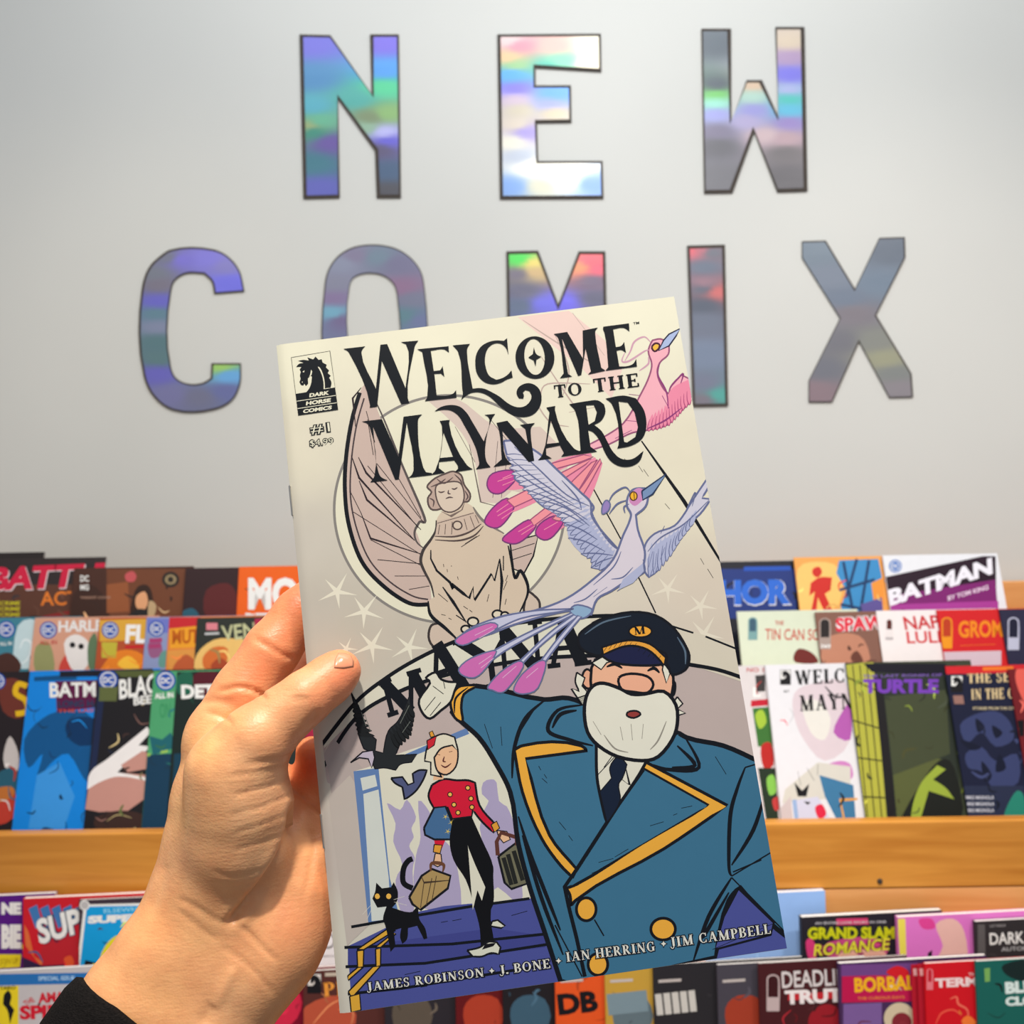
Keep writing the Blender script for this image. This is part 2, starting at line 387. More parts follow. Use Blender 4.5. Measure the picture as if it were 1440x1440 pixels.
LETTERS = {
 'N': ('421.7,49.5 465,50.5 523,133 520.6,49.5 561,49.5 564,278.7 530,278.7 527.6,212.7 475.5,139.8 478,278.7 427,280', None,
   'foil letter N, blue and green sheen, first of the word NEW',
   [(440, 60, (96, 92, 214)), (440, 110, (60, 140, 196)), (440, 150, (70, 178, 200)), (450, 170, (96, 190, 150)), (435, 178, (160, 180, 120)), (440, 185, (50, 150, 130)), (465, 200, (104, 80, 170)), (440, 230, (60, 130, 150)), (450, 265, (90, 96, 200)), (500, 140, (70, 180, 170)), (540, 60, (104, 84, 220)), (540, 100, (30, 150, 236)), (540, 122, (60, 214, 150)), (545, 160, (140, 190, 110)), (520, 165, (130, 150, 110)), (515, 180, (150, 190, 160)), (540, 186, (190, 190, 250)), (545, 198, (90, 80, 220)), (535, 210, (100, 92, 130)), (545, 240, (76, 104, 140)), (545, 270, (90, 90, 100))]),
 'E': ('699.4,49.5 844.6,48.5 845.5,101.6 753,96 753,121 802.6,121 803.6,172.8 755,173.5 756.7,227.3 847,227.3 848.5,279.7 703,280.4', None,
   'foil letter E with a rainbow top bar, middle of the word NEW',
   [(715, 56, (220, 190, 190)), (730, 65, (214, 130, 150)), (780, 65, (226, 170, 160)), (715, 80, (220, 180, 130)), (725, 92, (140, 190, 130)), (790, 85, (120, 210, 170)), (770, 95, (60, 180, 160)), (835, 65, (255, 246, 220)), (830, 90, (255, 240, 210)), (720, 105, (20, 150, 230)), (725, 125, (100, 90, 226)), (780, 132, (40, 140, 236)), (775, 145, (130, 140, 220)), (725, 140, (190, 170, 190)), (730, 155, (190, 180, 160)), (780, 158, (190, 176, 150)), (725, 175, (196, 184, 170)), (740, 186, (140, 126, 200)), (720, 200, (214, 210, 196)), (730, 220, (170, 180, 200)), (750, 235, (250, 246, 226)), (790, 240, (255, 252, 236)), (800, 255, (220, 230, 240)), (720, 262, (100, 150, 220)), (830, 258, (90, 140, 220)), (760, 262, (200, 200, 180))]),
 'W': ('986,41.5 1027.6,41.5 1028,172.8 1049.4,113.7 1071,113.7 1095,167.6 1090,39 1130.7,39 1135,269.3 1092.8,270.7 1060.5,186.7 1030,271.7 990,272.4', None,
   'foil letter W, grey foot and violet band, last of the word NEW',
   [(1008, 60, (96, 106, 116)), (1008, 120, (92, 102, 112)), (1008, 133, (110, 200, 100)), (1008, 145, (150, 226, 206)), (1008, 160, (156, 160, 226)), (1010, 185, (130, 124, 150)), (1010, 205, (110, 110, 118)), (1010, 250, (120, 120, 128)), (1060, 120, (220, 190, 160)), (1060, 136, (176, 214, 200)), (1060, 155, (150, 150, 220)), (1050, 170, (176, 166, 210)), (1075, 190, (206, 180, 186)), (1110, 60, (216, 196, 170)), (1110, 80, (180, 150, 190)), (1110, 105, (112, 106, 232)), (1110, 128, (170, 180, 230)), (1110, 138, (60, 200, 190)), (1110, 155, (70, 190, 226)), (1110, 172, (150, 130, 200)), (1105, 195, (190, 160, 170)), (1105, 215, (120, 116, 120)), (1105, 250, (108, 106, 112))]),
 'C': ('240,351.7 300,351 320,360 336.7,380 344,410 301.7,413.3 298,396 286.7,385 262,385 246,395 240.7,410 240.7,516.7 248,531.7 266.7,540 286.7,538 297,531.7 298,511 339,511 338,540 326.7,563 301.7,576 243,576.7 216.7,558 203,530 200,406.7 210,376.7 226.7,360', None,
   'foil letter C, first of the word COMIX on the lower line',
   [(235, 362, (110, 114, 136)), (255, 365, (104, 96, 200)), (290, 365, (110, 104, 206)), (320, 375, (120, 116, 190)), (325, 398, (90, 90, 226)), (215, 385, (112, 118, 134)), (222, 400, (116, 112, 130)), (222, 425, (86, 84, 190)), (220, 440, (88, 126, 144)), (222, 460, (120, 130, 160)), (222, 480, (82, 118, 126)), (222, 505, (86, 120, 126)), (222, 525, (90, 86, 184)), (240, 555, (112, 112, 160)), (280, 558, (110, 112, 140)), (310, 516, (150, 200, 90)), (322, 528, (80, 160, 226)), (318, 550, (96, 104, 160))]),
 'O': ('457,400 462,380 474,362 492,350 512,345 540,345.5 562,352 580,365 592,382 596.7,402 598,520 588,548 566,566 500,568 474,556 460,532', '491.7,402 496,392 508,385.5 530,385 545,391 555,402 559,420 560,505 552,522 530,530 512,528 497,518 492,500',
   'foil letter O, second of the word COMIX behind the held comic',
   [(480, 370, (130, 136, 160)), (500, 360, (124, 118, 146)), (530, 362, (108, 128, 146)), (560, 370, (112, 110, 140)), (470, 400, (126, 128, 150)), (470, 420, (126, 110, 150)), (468, 440, (100, 160, 186)), (480, 450, (110, 100, 140)), (565, 405, (134, 104, 136)), (580, 420, (112, 116, 140)), (570, 445, (86, 124, 136)), (590, 450, (100, 110, 150)), (540, 550, (110, 110, 140))]),
 'M': ('712,354 756.8,353 785,428.6 813.5,354 851,354 856,575 820,575 818,470 790,532 772,532 748,470 750,575 715,575', None,
   'foil letter M with red and green glints, above the held comic',
   [(732, 365, (40, 200, 60)), (748, 370, (210, 190, 90)), (752, 382, (190, 160, 110)), (728, 385, (110, 104, 120)), (735, 410, (98, 98, 120)), (730, 430, (90, 104, 130)), (765, 428, (88, 88, 210)), (790, 425, (88, 80, 220)), (815, 375, (220, 130, 80)), (828, 368, (230, 70, 90)), (842, 378, (214, 60, 90)), (835, 395, (110, 98, 120)), (838, 420, (96, 96, 120)), (785, 520, (100, 100, 120))]),
 'I': ('966,346 1019,344.6 1023.6,571 974,572', None,
   'foil letter I, grey with tiny red flecks, right of the held comic',
   [(972, 352, (200, 80, 96)), (985, 352, (170, 96, 110)), (1000, 355, (104, 108, 120)), (990, 375, (98, 108, 126)), (990, 399, (144, 110, 124)), (990, 405, (92, 100, 116)), (1010, 410, (190, 90, 90)), (990, 430, (84, 92, 108)), (990, 450, (104, 112, 130)), (995, 500, (112, 126, 150)), (990, 540, (112, 118, 140)), (1012, 556, (70, 160, 150)), (990, 562, (120, 114, 126))]),
 'X': ('1127.5,339.8 1160.6,338.9 1201.7,407 1236,335 1271.5,334 1272.5,362.5 1231.4,443.7 1281,525.4 1283.3,558.5 1250.3,559.4 1207.8,480.6 1170,565.6 1137,565.6 1137,534.9 1180.9,447.5 1127.5,362.5', None,
   'foil letter X, last of the word COMIX, furthest right on the wall',
   [(1145, 355, (108, 122, 136)), (1170, 390, (112, 122, 138)), (1190, 420, (104, 116, 134)), (1250, 350, (98, 108, 122)), (1235, 400, (104, 120, 138)), (1200, 440, (122, 116, 124)), (1180, 480, (112, 112, 120)), (1155, 520, (110, 112, 122)), (1145, 550, (136, 116, 124)), (1230, 480, (130, 132, 126)), (1245, 505, (150, 150, 124)), (1258, 525, (126, 130, 128)), (1265, 545, (136, 130, 136))]),
}
def offset_poly(p, d):
    N = len(p); A = sum(p[i][0] * p[(i + 1) % N][1] - p[(i + 1) % N][0] * p[i][1] for i in range(N)); sg = 1 if A > 0 else -1; out = []
    for i in range(N):
        a, b, c = np.array(p[i - 1]), np.array(p[i]), np.array(p[(i + 1) % N])
        u = (b - a) / np.hypot(*(b - a)); v = (c - b) / np.hypot(*(c - b)); n1 = np.array((-u[1], u[0])) * sg; n2 = np.array((-v[1], v[0])) * sg
        k = n1 + n2; k = k / max(0.35, (k @ k) / 2) ; out.append(tuple(b + k * d))
    return out
def slab_mesh(name, loops, y0, y1):
    """loops of wall points (x,z) -> thin plate between y0 (front) and y1 (back)"""
    L = [[Vector((x, z, 0)) for x, z in lp] for lp in loops]; fl = [v for lp in L for v in lp]; n = len(fl)
    V = [(v.x, y0, v.y) for v in fl] + [(v.x, y1, v.y) for v in fl]
    F = []
    for t in tessellate_polygon(L):
        a, b, c = [fl[i] for i in t]
        if (b - a).cross(c - a).z < 0: t = t[::-1]
        F.append(tuple(t)); F.append(tuple(i + n for i in t[::-1]))
    k = 0
    for lp in L:
        for i in range(len(lp)): a, b = k + i, k + (i + 1) % len(lp); F.append((a, b, b + n, a + n))
        k += len(lp)
    bm = bmesh.new(); me = mesh(name, V, F); bm.from_mesh(me); bmesh.ops.recalc_face_normals(bm, faces=bm.faces[:]); bm.to_mesh(me); bm.free()
    return me
def wallpt(p, y):
    q = at(p[0], p[1], 1.0) - CAM; q = CAM + q * (y / q.y); return (q.x, q.z)
def foil_letters():
    for ch, (o, h, lab, ctl) in LETTERS.items():
        outer = smooth_soft(pts(o)) if ch in 'CO' else pts(o); hole = smooth_soft(pts(h)) if h else None; loops = [outer] + ([hole] if h else [])
        c = wallpt(outer[0], WALL_Y); root = empty('foil_letter', (c[0], WALL_Y, c[1])); bpy.context.view_layer.update()
        tag(root, lab, 'letter', 'foil letters on the wall'); mwi = Matrix.Identity(4)
        back = slab_mesh('card_backing', [[wallpt(p, WALL_Y) for p in lp] for lp in loops], WALL_Y - .003, WALL_Y - .0003)
        link('card_backing', back, M_BACK, root, mwi)
        b = 1.3 if ch in 'OX' else (2.2 if ch == 'C' else 3.8)
        inner = offset_poly(outer, b); ih = [offset_poly(hole, -1.0)] if h else []
        if ch in 'NEW': inner = [(x + (-1.3 if ch == 'W' else 0.8), y - 1.3) for x, y in inner]
        L = [[wallpt(p, WALL_Y - .0034) for p in lp] for lp in [inner] + ih]
        bm = bmesh.new(); LL = [[Vector((x, z, 0)) for x, z in lp] for lp in L]; fl = [v for lp in LL for v in lp]
        vs = [bm.verts.new((v.x, WALL_Y - .0034, v.y)) for v in fl]
        for t in tessellate_polygon(LL):
            a, b_, c_ = [fl[i] for i in t]
            if (b_ - a).cross(c_ - a).z < 0: t = t[::-1]
            bm.faces.new([vs[i] for i in t])
        for ax in (0, 2):
            lo, hi = min(v.co[ax] for v in bm.verts), max(v.co[ax] for v in bm.verts); k = lo + .0055
            while k < hi:
                co = [0, 0, 0]; no = [0, 0, 0]; co[ax] = k; no[ax] = 1
                bmesh.ops.bisect_plane(bm, geom=bm.verts[:] + bm.edges[:] + bm.faces[:], plane_co=co, plane_no=no, dist=1e-6); k += .0055
        rnd = random.Random(ord(ch))
        me = D.meshes.new('foil_face'); bm.to_mesh(me); bm.free()
        a = me.color_attributes.new('ink', 'FLOAT_COLOR', 'POINT'); buf = []
        for v in me.vertices:
            q = v.co - CAM; g_ = 1.0 if ch in 'NEW' else 1.45; cl = lin(idw((720 + FPX * q.dot(RT) / q.y, 720 - FPX * q.dot(UP) / q.y), ctl, 3.6, .5)); buf += [min(1, t * g_) for t in cl[:3]] + [1]  # view-dependent sheen and glare fixed into the colour by position
        a.data.foreach_set('color', buf); link('foil_face', me, M_FOIL, root, mwi)

# ---------------------------------------------------------------- display rack
LEAN, LEAN2 = math.radians(18), math.radians(3)
def rack():
    root = empty('display_rack', (0, 1.4, 0)); tag(root, 'golden oak comic display rack with stepped shelves below the foil letters', 'rack')
    bpy.context.view_layer.update(); I4 = Matrix.Identity(4)
    def bd(name, x0, x1, y0, y1, z0, z1, mt=M_WOOD, bv=.0015, lab=None):
        me = box_mesh(name, 0, x1 - x0, 0, y1 - y0, 0, z1 - z0, bv); o = link(name, me, mt, root, Matrix.Translation((x0, y0, z0)))
        if lab: o['label'] = lab
        return o
    bd('back_board', -1.5, 1.5, 1.585, 1.605, .02, 1.331, M_WOOD2)
    bd('shelf_step', -1.5, 1.5, 1.375, 1.584, 1.106, 1.120, M_WOOD2)
    bd('shelf_step', -1.5, 1.5, 1.305, 1.584, 1.030, 1.050, M_WOOD2)
    bd('shelf_board', -1.5, 1.5, 1.232, 1.584, .974, .982, M_WOOD2)
    bd('shelf_lip', -1.5, 1.5, 1.212, 1.231, .998, 1.077, M_WOOD, .002)
    bd('lower_back_board', -1.5, 1.5, 1.2135, 1.2295, .40, .9975, M_WOOD2)
    bd('shelf_step', -1.5, 1.5, 1.145, 1.2130, .688, .706, M_WOOD2)
    bd('shelf_board', -1.5, 1.5, 1.02, 1.2130, .665, .683, M_WOOD2)
    bd('shelf_lip', -1.5, 1.5, 1.000, 1.019, .66, .75, M_WOOD, .002)
    bd('plinth', -1.5, 1.5, 1.04, 1.58, .0, .395, M_WOOD2)
    for x, y in ((1237.5, 1239.5), (218, 1251)):
        q = at(x, y, 1.2115); bm = bmesh.new(); bmesh.ops.create_cone(bm, cap_ends=True, segments=14, radius1=.0036, radius2=.0022, depth=.003)
        me = D.meshes.new('screw'); bm.to_mesh(me); bm.free(); q.y = 1.2110
        link('screw', me, M_BACK, root, Matrix.Translation(q) @ Matrix.Rotation(math.radians(90), 4, 'X'))['label'] = 'dark recessed screw head'

CW, CH = .168, .258
QUEUE = []
def comic(px, py, d, cover, label, group, draw=None, **kw): QUEUE.append([px, py, d, cover, label, group, draw, kw])
def flush():
    """set each row out like shingles: every left edge lies on the comic before it, so no copy is thicker than the gap"""
    last = {}; ref = {}
    for px, py, d, cover, label, group, draw, kw in QUEUE:
        ref.setdefault(group, py); d -= (py - ref[group]) / FPX * d * math.tan(kw.get('lean', LEAN))   # same slope plane for a whole row
        kw = dict(kw); yaw = kw.get('yaw', .05); tight = kw.pop('tight', None)
        if group in last and tight is None: kw['th'] = min(kw.get('th', .0028), max(.0006, (px - last[group]) / FPX * d * yaw * .75))
        if tight: kw['th'] = tight
        else: last[group] = px
        build_comic(px, py, d, cover, label, group, draw, **kw)
def build_comic(px, py, d, cover, label, group, draw=None, lean=LEAN, th=.0028, yaw=.05):
    """a comic whose top left corner shows at (px, py); d is its distance; draw paints its printed cover"""
    tl = at(px, py, d)
    R = Matrix.Rotation(yaw, 3, 'Z') @ Matrix.Rotation(-lean, 3, 'X')
    ux, uy = R @ Vector((1, 0, 0)), R @ Vector((0, 0, 1)); n = ux.cross(uy)
    mw = Matrix((ux, uy, n)).transposed().to_4x4(); mw.translation = tl
    root = empty('comic_book'); root.matrix_world = mw; tag(root, label, 'comic book', group); bpy.context.view_layer.update()
    x0, x1, y0, y1 = 0, CW, -CH, 0
    # wrap-round cover: front sheet, folded spine, back sheet
    c = .00035; prof = [(x1, 0), (.0006, 0), (0, -.0006), (0, -th + .0006), (.0006, -th), (x1, -th), (x1, -th + c), (.0009, -th + c), (c, -th + .0009), (c, -.0009), (.0009, -c), (x1, -c)]
    N = len(prof); V = [(a, y, b) for y in (y0, y1) for a, b in prof]
    F = [(i, (i + 1) % N, N + (i + 1) % N, N + i) for i in range(N)] + [tuple(range(N))[::-1], tuple(range(N, 2 * N))]
    me = mesh('cover', V, F); bm = bmesh.new(); bm.from_mesh(me); bmesh.ops.recalc_face_normals(bm, faces=bm.faces[:]); bm.to_mesh(me); bm.free()
    a = me.color_attributes.new('ink', 'FLOAT_COLOR', 'POINT'); a.data.foreach_set('color', list(lin(cover)) * len(me.vertices))
    link('cover', me, M_PRINT, root, mw)
    link('pages', box_mesh('pages', .0012, x1 - .0004, y0 + .0003, y1 - .0003, -th + c + .0001, -c - .0001), M_PAGES, root, mw)
    if draw:
        I = Ink(tl, ux, uy, CW, CH, x0=.0004, x1=CW - .0003, step=1e-5); J = Ink(tl, ux, uy, CW, CH, x0=.0004, x1=CW - .0003, step=1e-5)
        J.base = 14; I.raw([[(.0006, -.0003), (CW - .0005, -.0003), (CW - .0005, -CH + .0003), (.0006, -CH + .0003)]], cover); draw(I, J)
        rnd = random.Random(int(px * 7 + py)); cols = [x[:3] for x in I.C if sum(x[:3]) < 2.4] + [lin(cover)[:3]] * 3
        for q in range(26 if sum(cover) < 560 else 7):                    # small strokes of the printed drawing in the cover's own colours
            cx, cy = px + rnd.uniform(4, 176), py + rnd.uniform(30, 235); L = rnd.uniform(5, 26); a_ = rnd.uniform(0, 6.3); w_ = rnd.uniform(1.2, 4.5); f_ = rnd.choice((.45, .62, .8, 1.25, 1.5))
            cc = tuple(min(250, 255 * (min(1, v * f_)) ** (1 / 2.2)) for v in rnd.choice(cols))
            I.line([(cx, cy), (cx + L * .5 * math.cos(a_), cy + L * .5 * math.sin(a_)), (cx + L * math.cos(a_ + .6), cy + L * math.sin(a_ + .6))], w_, cc, 4)
        I.build('printed_picture', M_PRINT, root, mw); J.build('printed_title', M_PRINT, root, mw)
    return root

def rect(x0, y0, x1, y1): return [(x0, y0), (x1, y0), (x1, y1), (x0, y1)]
WHT, BLK = (240, 238, 234), (24, 22, 26)
def badge(J, x, y, r=12, c=(36, 78, 170)):            # round publisher badge
    J.poly(ell(x, y, r, r), c); J.poly(ell(x, y, r * .8, r * .8), WHT); J.poly(ell(x, y, r * .68, r * .68), c)
    J.text('DC', (x - r * .5, y + r * .32), (x + r * .5, y + r * .32), r * .62, WHT, 0, .03)
def tag_img(J, x, y, w, h, c=WHT, f=BLK):             # tall rounded publisher stamp
    J.poly([(x, y + w * .3)] + ell(x + w / 2, y + w * .4, w / 2, w * .4, 0, 10, 180, 360) + [(x + w, y + h), (x, y + h)], c); J.poly([(x + 2, y + w * .4)] + ell(x + w / 2, y + w * .45, w / 2 - 2, w * .33, 0, 10, 180, 360) + [(x + w - 2, y + h * .62), (x + 2, y + h * .62)], f)
def horse(J, x, y, w, bg=WHT, fg=BLK):
    J.poly(rect(x, y, x + w, y + w * 1.4), fg); J.poly(rect(x + .8, y + .8, x + w - .8, y + w * .86), bg)
    J.poly([(x + w * a, y + w * b) for a, b in ((.12, .3), (.3, .15), (.5, .08), (.8, .25), (.95, .6), (.95, .9), (.35, .9), (.55, .65), (.5, .5), (.4, .7), (.22, .66), (.25, .4))], fg)
def blob(I, c, s): I.poly(pts(s), c, 3)
def shp(I, c, s): I.poly(pts(s), c)
DA, DB, DC_ = 1.462, 1.402, 1.342

def upper_left():
    g = 'comics on the top tier left of the held comic'
    def f(I, J):
        shp(I, (120, 28, 30), '-90,782 -10,782 -10,840 -90,835')
    comic(-105, 779, DA + .012, (40, 34, 36), 'comic with plain dark top edge, at the far upper left of the rack', g, f)
    def f(I, J):
        shp(I, (92, 56, 44), '-12,822 170,822 170,880 -12,880'); shp(I, (140, 40, 40), '60,866 100,858 96,880 50,880')
        for o, c in ((1.5, (226, 210, 214)), (0, (206, 30, 66))): J.text('BATTLE', (-18 + o, 831 + o), (152 + o, 824 + o), 33, c, .25, .05)
        J.text('ACTION', (57, 852), (158, 850), 20, (226, 122, 44), 0, .02)
        for y in (844, 852, 860): J.text('CRIME', (0, y + 7), (28, y + 7), 5.5, (206, 196, 40), .1, .02)
        J.poly(rect(-8, 843, -1, 866), (206, 196, 40))
    comic(-19, 786, DA + .006, (48, 40, 42), 'comic with slanted red block title over brown, top tier at far left', g, f)
    def f(I, J):
        shp(I, (112, 64, 42), '150,800 262,800 262,870 150,870'); blob(I, (60, 36, 30), '104,835 128,822 150,845 150,872 104,872'); blob(I, (52, 32, 26), '190,830 205,822 214,835 214,868 184,868')
        blob(I, (222, 160, 116), '192,838 204,832 208,848 200,860 191,852'); blob(I, (34, 32, 34), '180,868 196,856 214,862 218,872'); blob(I, (190, 160, 120), '210,845 220,852 214,872 208,868'); shp(I, (148, 84, 50), '150,822 180,818 182,860 150,862')
        blob(J, (196, 84, 88), '176,808 186,803 192,810 188,818 178,817'); J.poly(ell(240, 815, 12, 11), (40, 34, 32)); J.poly(ell(240, 815, 8, 7), (150, 130, 96)); J.poly(ell(240, 815, 4, 4), (40, 34, 32))
        J.text('DC', (113, 818), (125, 818), 9, WHT, 0, .03); J.text('MG', (113, 830), (125, 830), 8, WHT, 0, .03); J.text('VARIANT COVER', (113, 842), (156, 842), 3.5, (170, 130, 110))
    comic(104, 799, DA, (72, 42, 34), 'brown comic with a small dark-haired figure and pink spot, top tier left', g, f)
    def f(I, J):
        blob(I, (92, 34, 36), '290,830 320,820 334,840 330,868 290,868'); blob(I, (40, 90, 110), '255,862 270,855 280,866 268,874')
    comic(261, 799, DA, (50, 30, 34), 'dark maroon comic with no visible title, beside the orange comic', g, f)
    def f(I, J):
        shp(I, WHT, '345,862 440,862 440,868 345,868'); J.text('MOON', (349, 858), (490, 858), 46, WHT, 0, .05)
    comic(336, 797, DA, (236, 98, 24), 'bright orange comic with bold white rounded title, top tier left', g, f)
    g = 'comics on the middle tier left of the held comic'
    def f(I, J):
        blob(I, (196, 216, 220), '25,880 50,872 55,900 40,920 48,938 20,935'); I.line(pts('28,912 34,900 44,905 40,925 28,935'), 3, (230, 238, 240)); blob(I, (74, 44, 38), '-5,925 14,918 30,935 20,950 -5,950')
        badge(J, 9, 885, 12); J.text('ALL IN', (0, 908), (17, 907), 5, WHT)
    comic(-60, 870, DB, (64, 128, 146), 'teal comic with pale curl and round blue badge, middle tier far left', g, f)
    def f(I, J):
        blob(I, (206, 70, 60), '86,930 100,915 112,925 108,948 84,948'); blob(I, (234, 226, 222), '90,905 105,892 122,900 128,920 118,942 100,940'); I.poly(ell(102, 907, 4, 4), BLK); I.poly(ell(114, 909, 4, 4), BLK); blob(I, (96, 120, 88), '124,905 134,890 138,920 132,945 124,935'); blob(I, (150, 150, 100), '50,910 70,905 76,945 50,945')
        badge(J, 68, 886, 12); J.text('HARLEY', (82, 889), (158, 887), 16, (236, 232, 230), .05, .03); J.text('ALL IN', (56, 907), (80, 906), 6, (190, 60, 60))
    comic(49, 869, DB, (214, 156, 130), 'peach comic with a white masked face and round badge, middle tier', g, f)
    def f(I, J):
        shp(I, (222, 166, 60), '140,872 210,870 210,900 140,902'); blob(I, (232, 128, 36), '142,940 160,918 185,914 205,925 206,945 142,945'); blob(I, (250, 190, 60), '165,935 180,922 195,935 190,945'); shp(I, (196, 180, 60), '143,903 165,903 163,925 143,925')
        badge(J, 155, 886, 12); J.text('FLASH', (176, 905), (262, 905), 27, (244, 240, 238), .06, .04); shp(J, (200, 30, 40), '176,908 210,907 210,911 176,912')
    comic(140, 869, DB, (180, 80, 44), 'yellow and orange comic with big white block title, middle tier', g, f)
    def f(I, J):
        shp(I, (110, 120, 196), '207,870 245,870 245,890 207,890'); blob(I, (150, 90, 130), '208,905 224,900 228,920 212,925'); blob(I, (100, 150, 140), '225,920 236,915 240,935 224,938')
        badge(J, 220, 884, 11); shp(J, (170, 60, 110), '210,898 228,897 228,903 210,904'); shp(J, (170, 60, 110), '210,906 226,905 226,911 210,912')
    comic(206, 868, DB, (140, 150, 190), 'narrow strip of a lilac blue comic with round badge, middle tier', g, f)
    def f(I, J):
        shp(I, (200, 40, 48), '236,868 282,868 282,882 236,884'); shp(I, (238, 160, 40), '239,884 280,880 280,910 239,912'); shp(I, (224, 150, 70), '236,915 282,912 282,950 236,950'); blob(I, (190, 90, 50), '245,935 262,920 278,935 276,948 246,948')
        J.text('MUTANT', (242, 906), (318, 903), 20, (190, 90, 20), .05, .03)
    comic(238, 868, DB, (226, 130, 60), 'red topped comic with yellow title block, middle tier left', g, f)
    def f(I, J):
        blob(I, (236, 190, 110), '277,920 300,900 330,898 355,905 360,940 280,945'); blob(I, (214, 110, 50), '285,925 300,910 320,912 316,935 290,942'); blob(I, (170, 70, 40), '296,938 310,925 325,938 318,948'); shp(J, (220, 130, 140), '290,876 306,876 306,886 290,886')
        J.text('VENOM', (313, 902), (402, 892), 22, (196, 196, 150), .0, .02)
        shp(J, (200, 200, 200), '288,890 308,889 308,892 288,893')
    comic(277, 869, DB, (44, 48, 44), 'dark comic with spiky pale green title above an orange glow, middle tier', g, f)
    comic(358, 870, DB, (176, 36, 72), 'crimson comic just above the index finger, middle tier', g)
    g = 'comics on the front tier left of the held comic'
    def f(I, J):
        blob(I, (110, 50, 40), '0,960 25,955 38,980 30,1010 4,1000'); blob(I, (200, 190, 186), '5,1060 14,1035 26,1060 24,1085 8,1080'); blob(I, (40, 90, 110), '-5,1090 20,1080 30,1110 10,1125 -5,1120'); blob(I, (190, 60, 46), '-5,1130 20,1115 28,1140 0,1160'); blob(I, (190, 110, 50), '-6,1110 16,1106 20,1118 0,1128')
        J.line(pts('38,965 26,962 22,975 36,985 38,1000 22,1004'), 8, (230, 182, 30), taper=False); badge(J, -4, 958, 12)
    comic(-95, 947, DC_, (38, 30, 34), 'dark comic with a curved yellow letter, front tier far left', g, f)
    def f(I, J):
        shp(I, (10, 78, 130), '48,952 108,948 108,956 48,958'); shp(I, (24, 26, 40), '84,944 215,940 215,950 84,952')
        blob(I, (14, 84, 140), '34,1040 60,1010 90,1000 130,1010 128,1090 118,1095 96,1060 70,1075 50,1100 60,1060 40,1080'); blob(I, (8, 52, 96), '92,1020 110,1008 140,1014 138,1040 118,1050 98,1040'); shp(I, (60, 150, 226), '52,1090 84,1072 105,1120 90,1165 40,1165')
        shp(J, (92, 20, 66), '78,958 200,955 200,986 80,1002'); J.text('BATMAN', (70, 981), (172, 979), 21, WHT, 0, .03); J.text('LONG HALLOWEEN', (82, 995), (200, 993), 10, (20, 60, 90), 0, .03); J.text('THE LAST', (81, 1002), (140, 1001), 4.5, (200, 80, 60))
    comic(42, 944, DC_, (16, 132, 222), 'bright blue comic with white title and dark blue drapery shape, front tier', g, f)
    def f(I, J):
        shp(I, (30, 40, 72), '140,950 150,950 132,1110 122,1130'); shp(I, (84, 92, 50), '160,943 230,943 230,952 170,952')
        shp(I, (196, 142, 130), '124,1110 150,1085 210,1090 208,1120 180,1140 140,1142 120,1138'); blob(I, (60, 40, 36), '135,1150 165,1140 200,1145 205,1166 140,1166'); I.line(pts('150,1155 165,1146 185,1150'), 1.5, (190, 170, 120))
        shp(I, (238, 232, 230), '120,1112 128,1085 150,1068 185,1040 207,1022 212,1030 195,1048 215,1050 180,1072 165,1086 215,1095 215,1100 165,1092 140,1100')
        shp(I, (196, 142, 130), '170,1076 200,1056 215,1060 213,1080 180,1086')
        badge(J, 152, 956, 14); shp(J, (96, 104, 60), '140,966 166,966 164,986 139,986')
        J.text('BLACK', (168, 984), (238, 972), 28, WHT, .15, .03); J.text('BEETLE', (188, 992), (240, 986), 12, WHT, .1, .03)
    comic(138, 944, DC_, (30, 28, 32), 'black comic with sweeping white hair-like streaks over tan, front tier', g, f)
    def f(I, J):
        shp(I, (20, 58, 84), '195,1062 330,1055 330,1170 190,1170'); shp(I, (30, 98, 108), '210,1035 228,1040 240,1030 250,1050 215,1062'); shp(I, (46, 140, 120), '248,1020 262,1015 260,1045 245,1050'); shp(I, (150, 190, 90), '226,1056 236,1054 236,1058 226,1060'); shp(I, (150, 190, 90), '206,1060 212,1059 212,1063 206,1064')
        badge(J, 233, 957, 14); J.text('ALL IN', (218, 983), (244, 981), 8, WHT, 0, .04); J.text('ON', (225, 1010), (240, 1008), 20, (50, 140, 90), .1, 0)
    comic(216, 944, DC_, (76, 158, 108), 'green and navy comic with round blue badge, front tier beside the hand', g, f)
    def f(I, J):
        blob(I, (84, 22, 36), '272,950 290,943 312,950 308,975 285,985 274,970'); blob(I, (30, 96, 74), '250,950 270,946 268,975 250,975'); shp(I, (20, 60, 80), '245,1060 330,1055 330,1160 240,1160')
        J.text('DETECTIVE', (255, 983), (385, 980), 20, WHT, 0, .05)
    comic(249, 945, DC_, (26, 38, 36), 'dark green comic with white block title, last one left of the index finger', g, f)

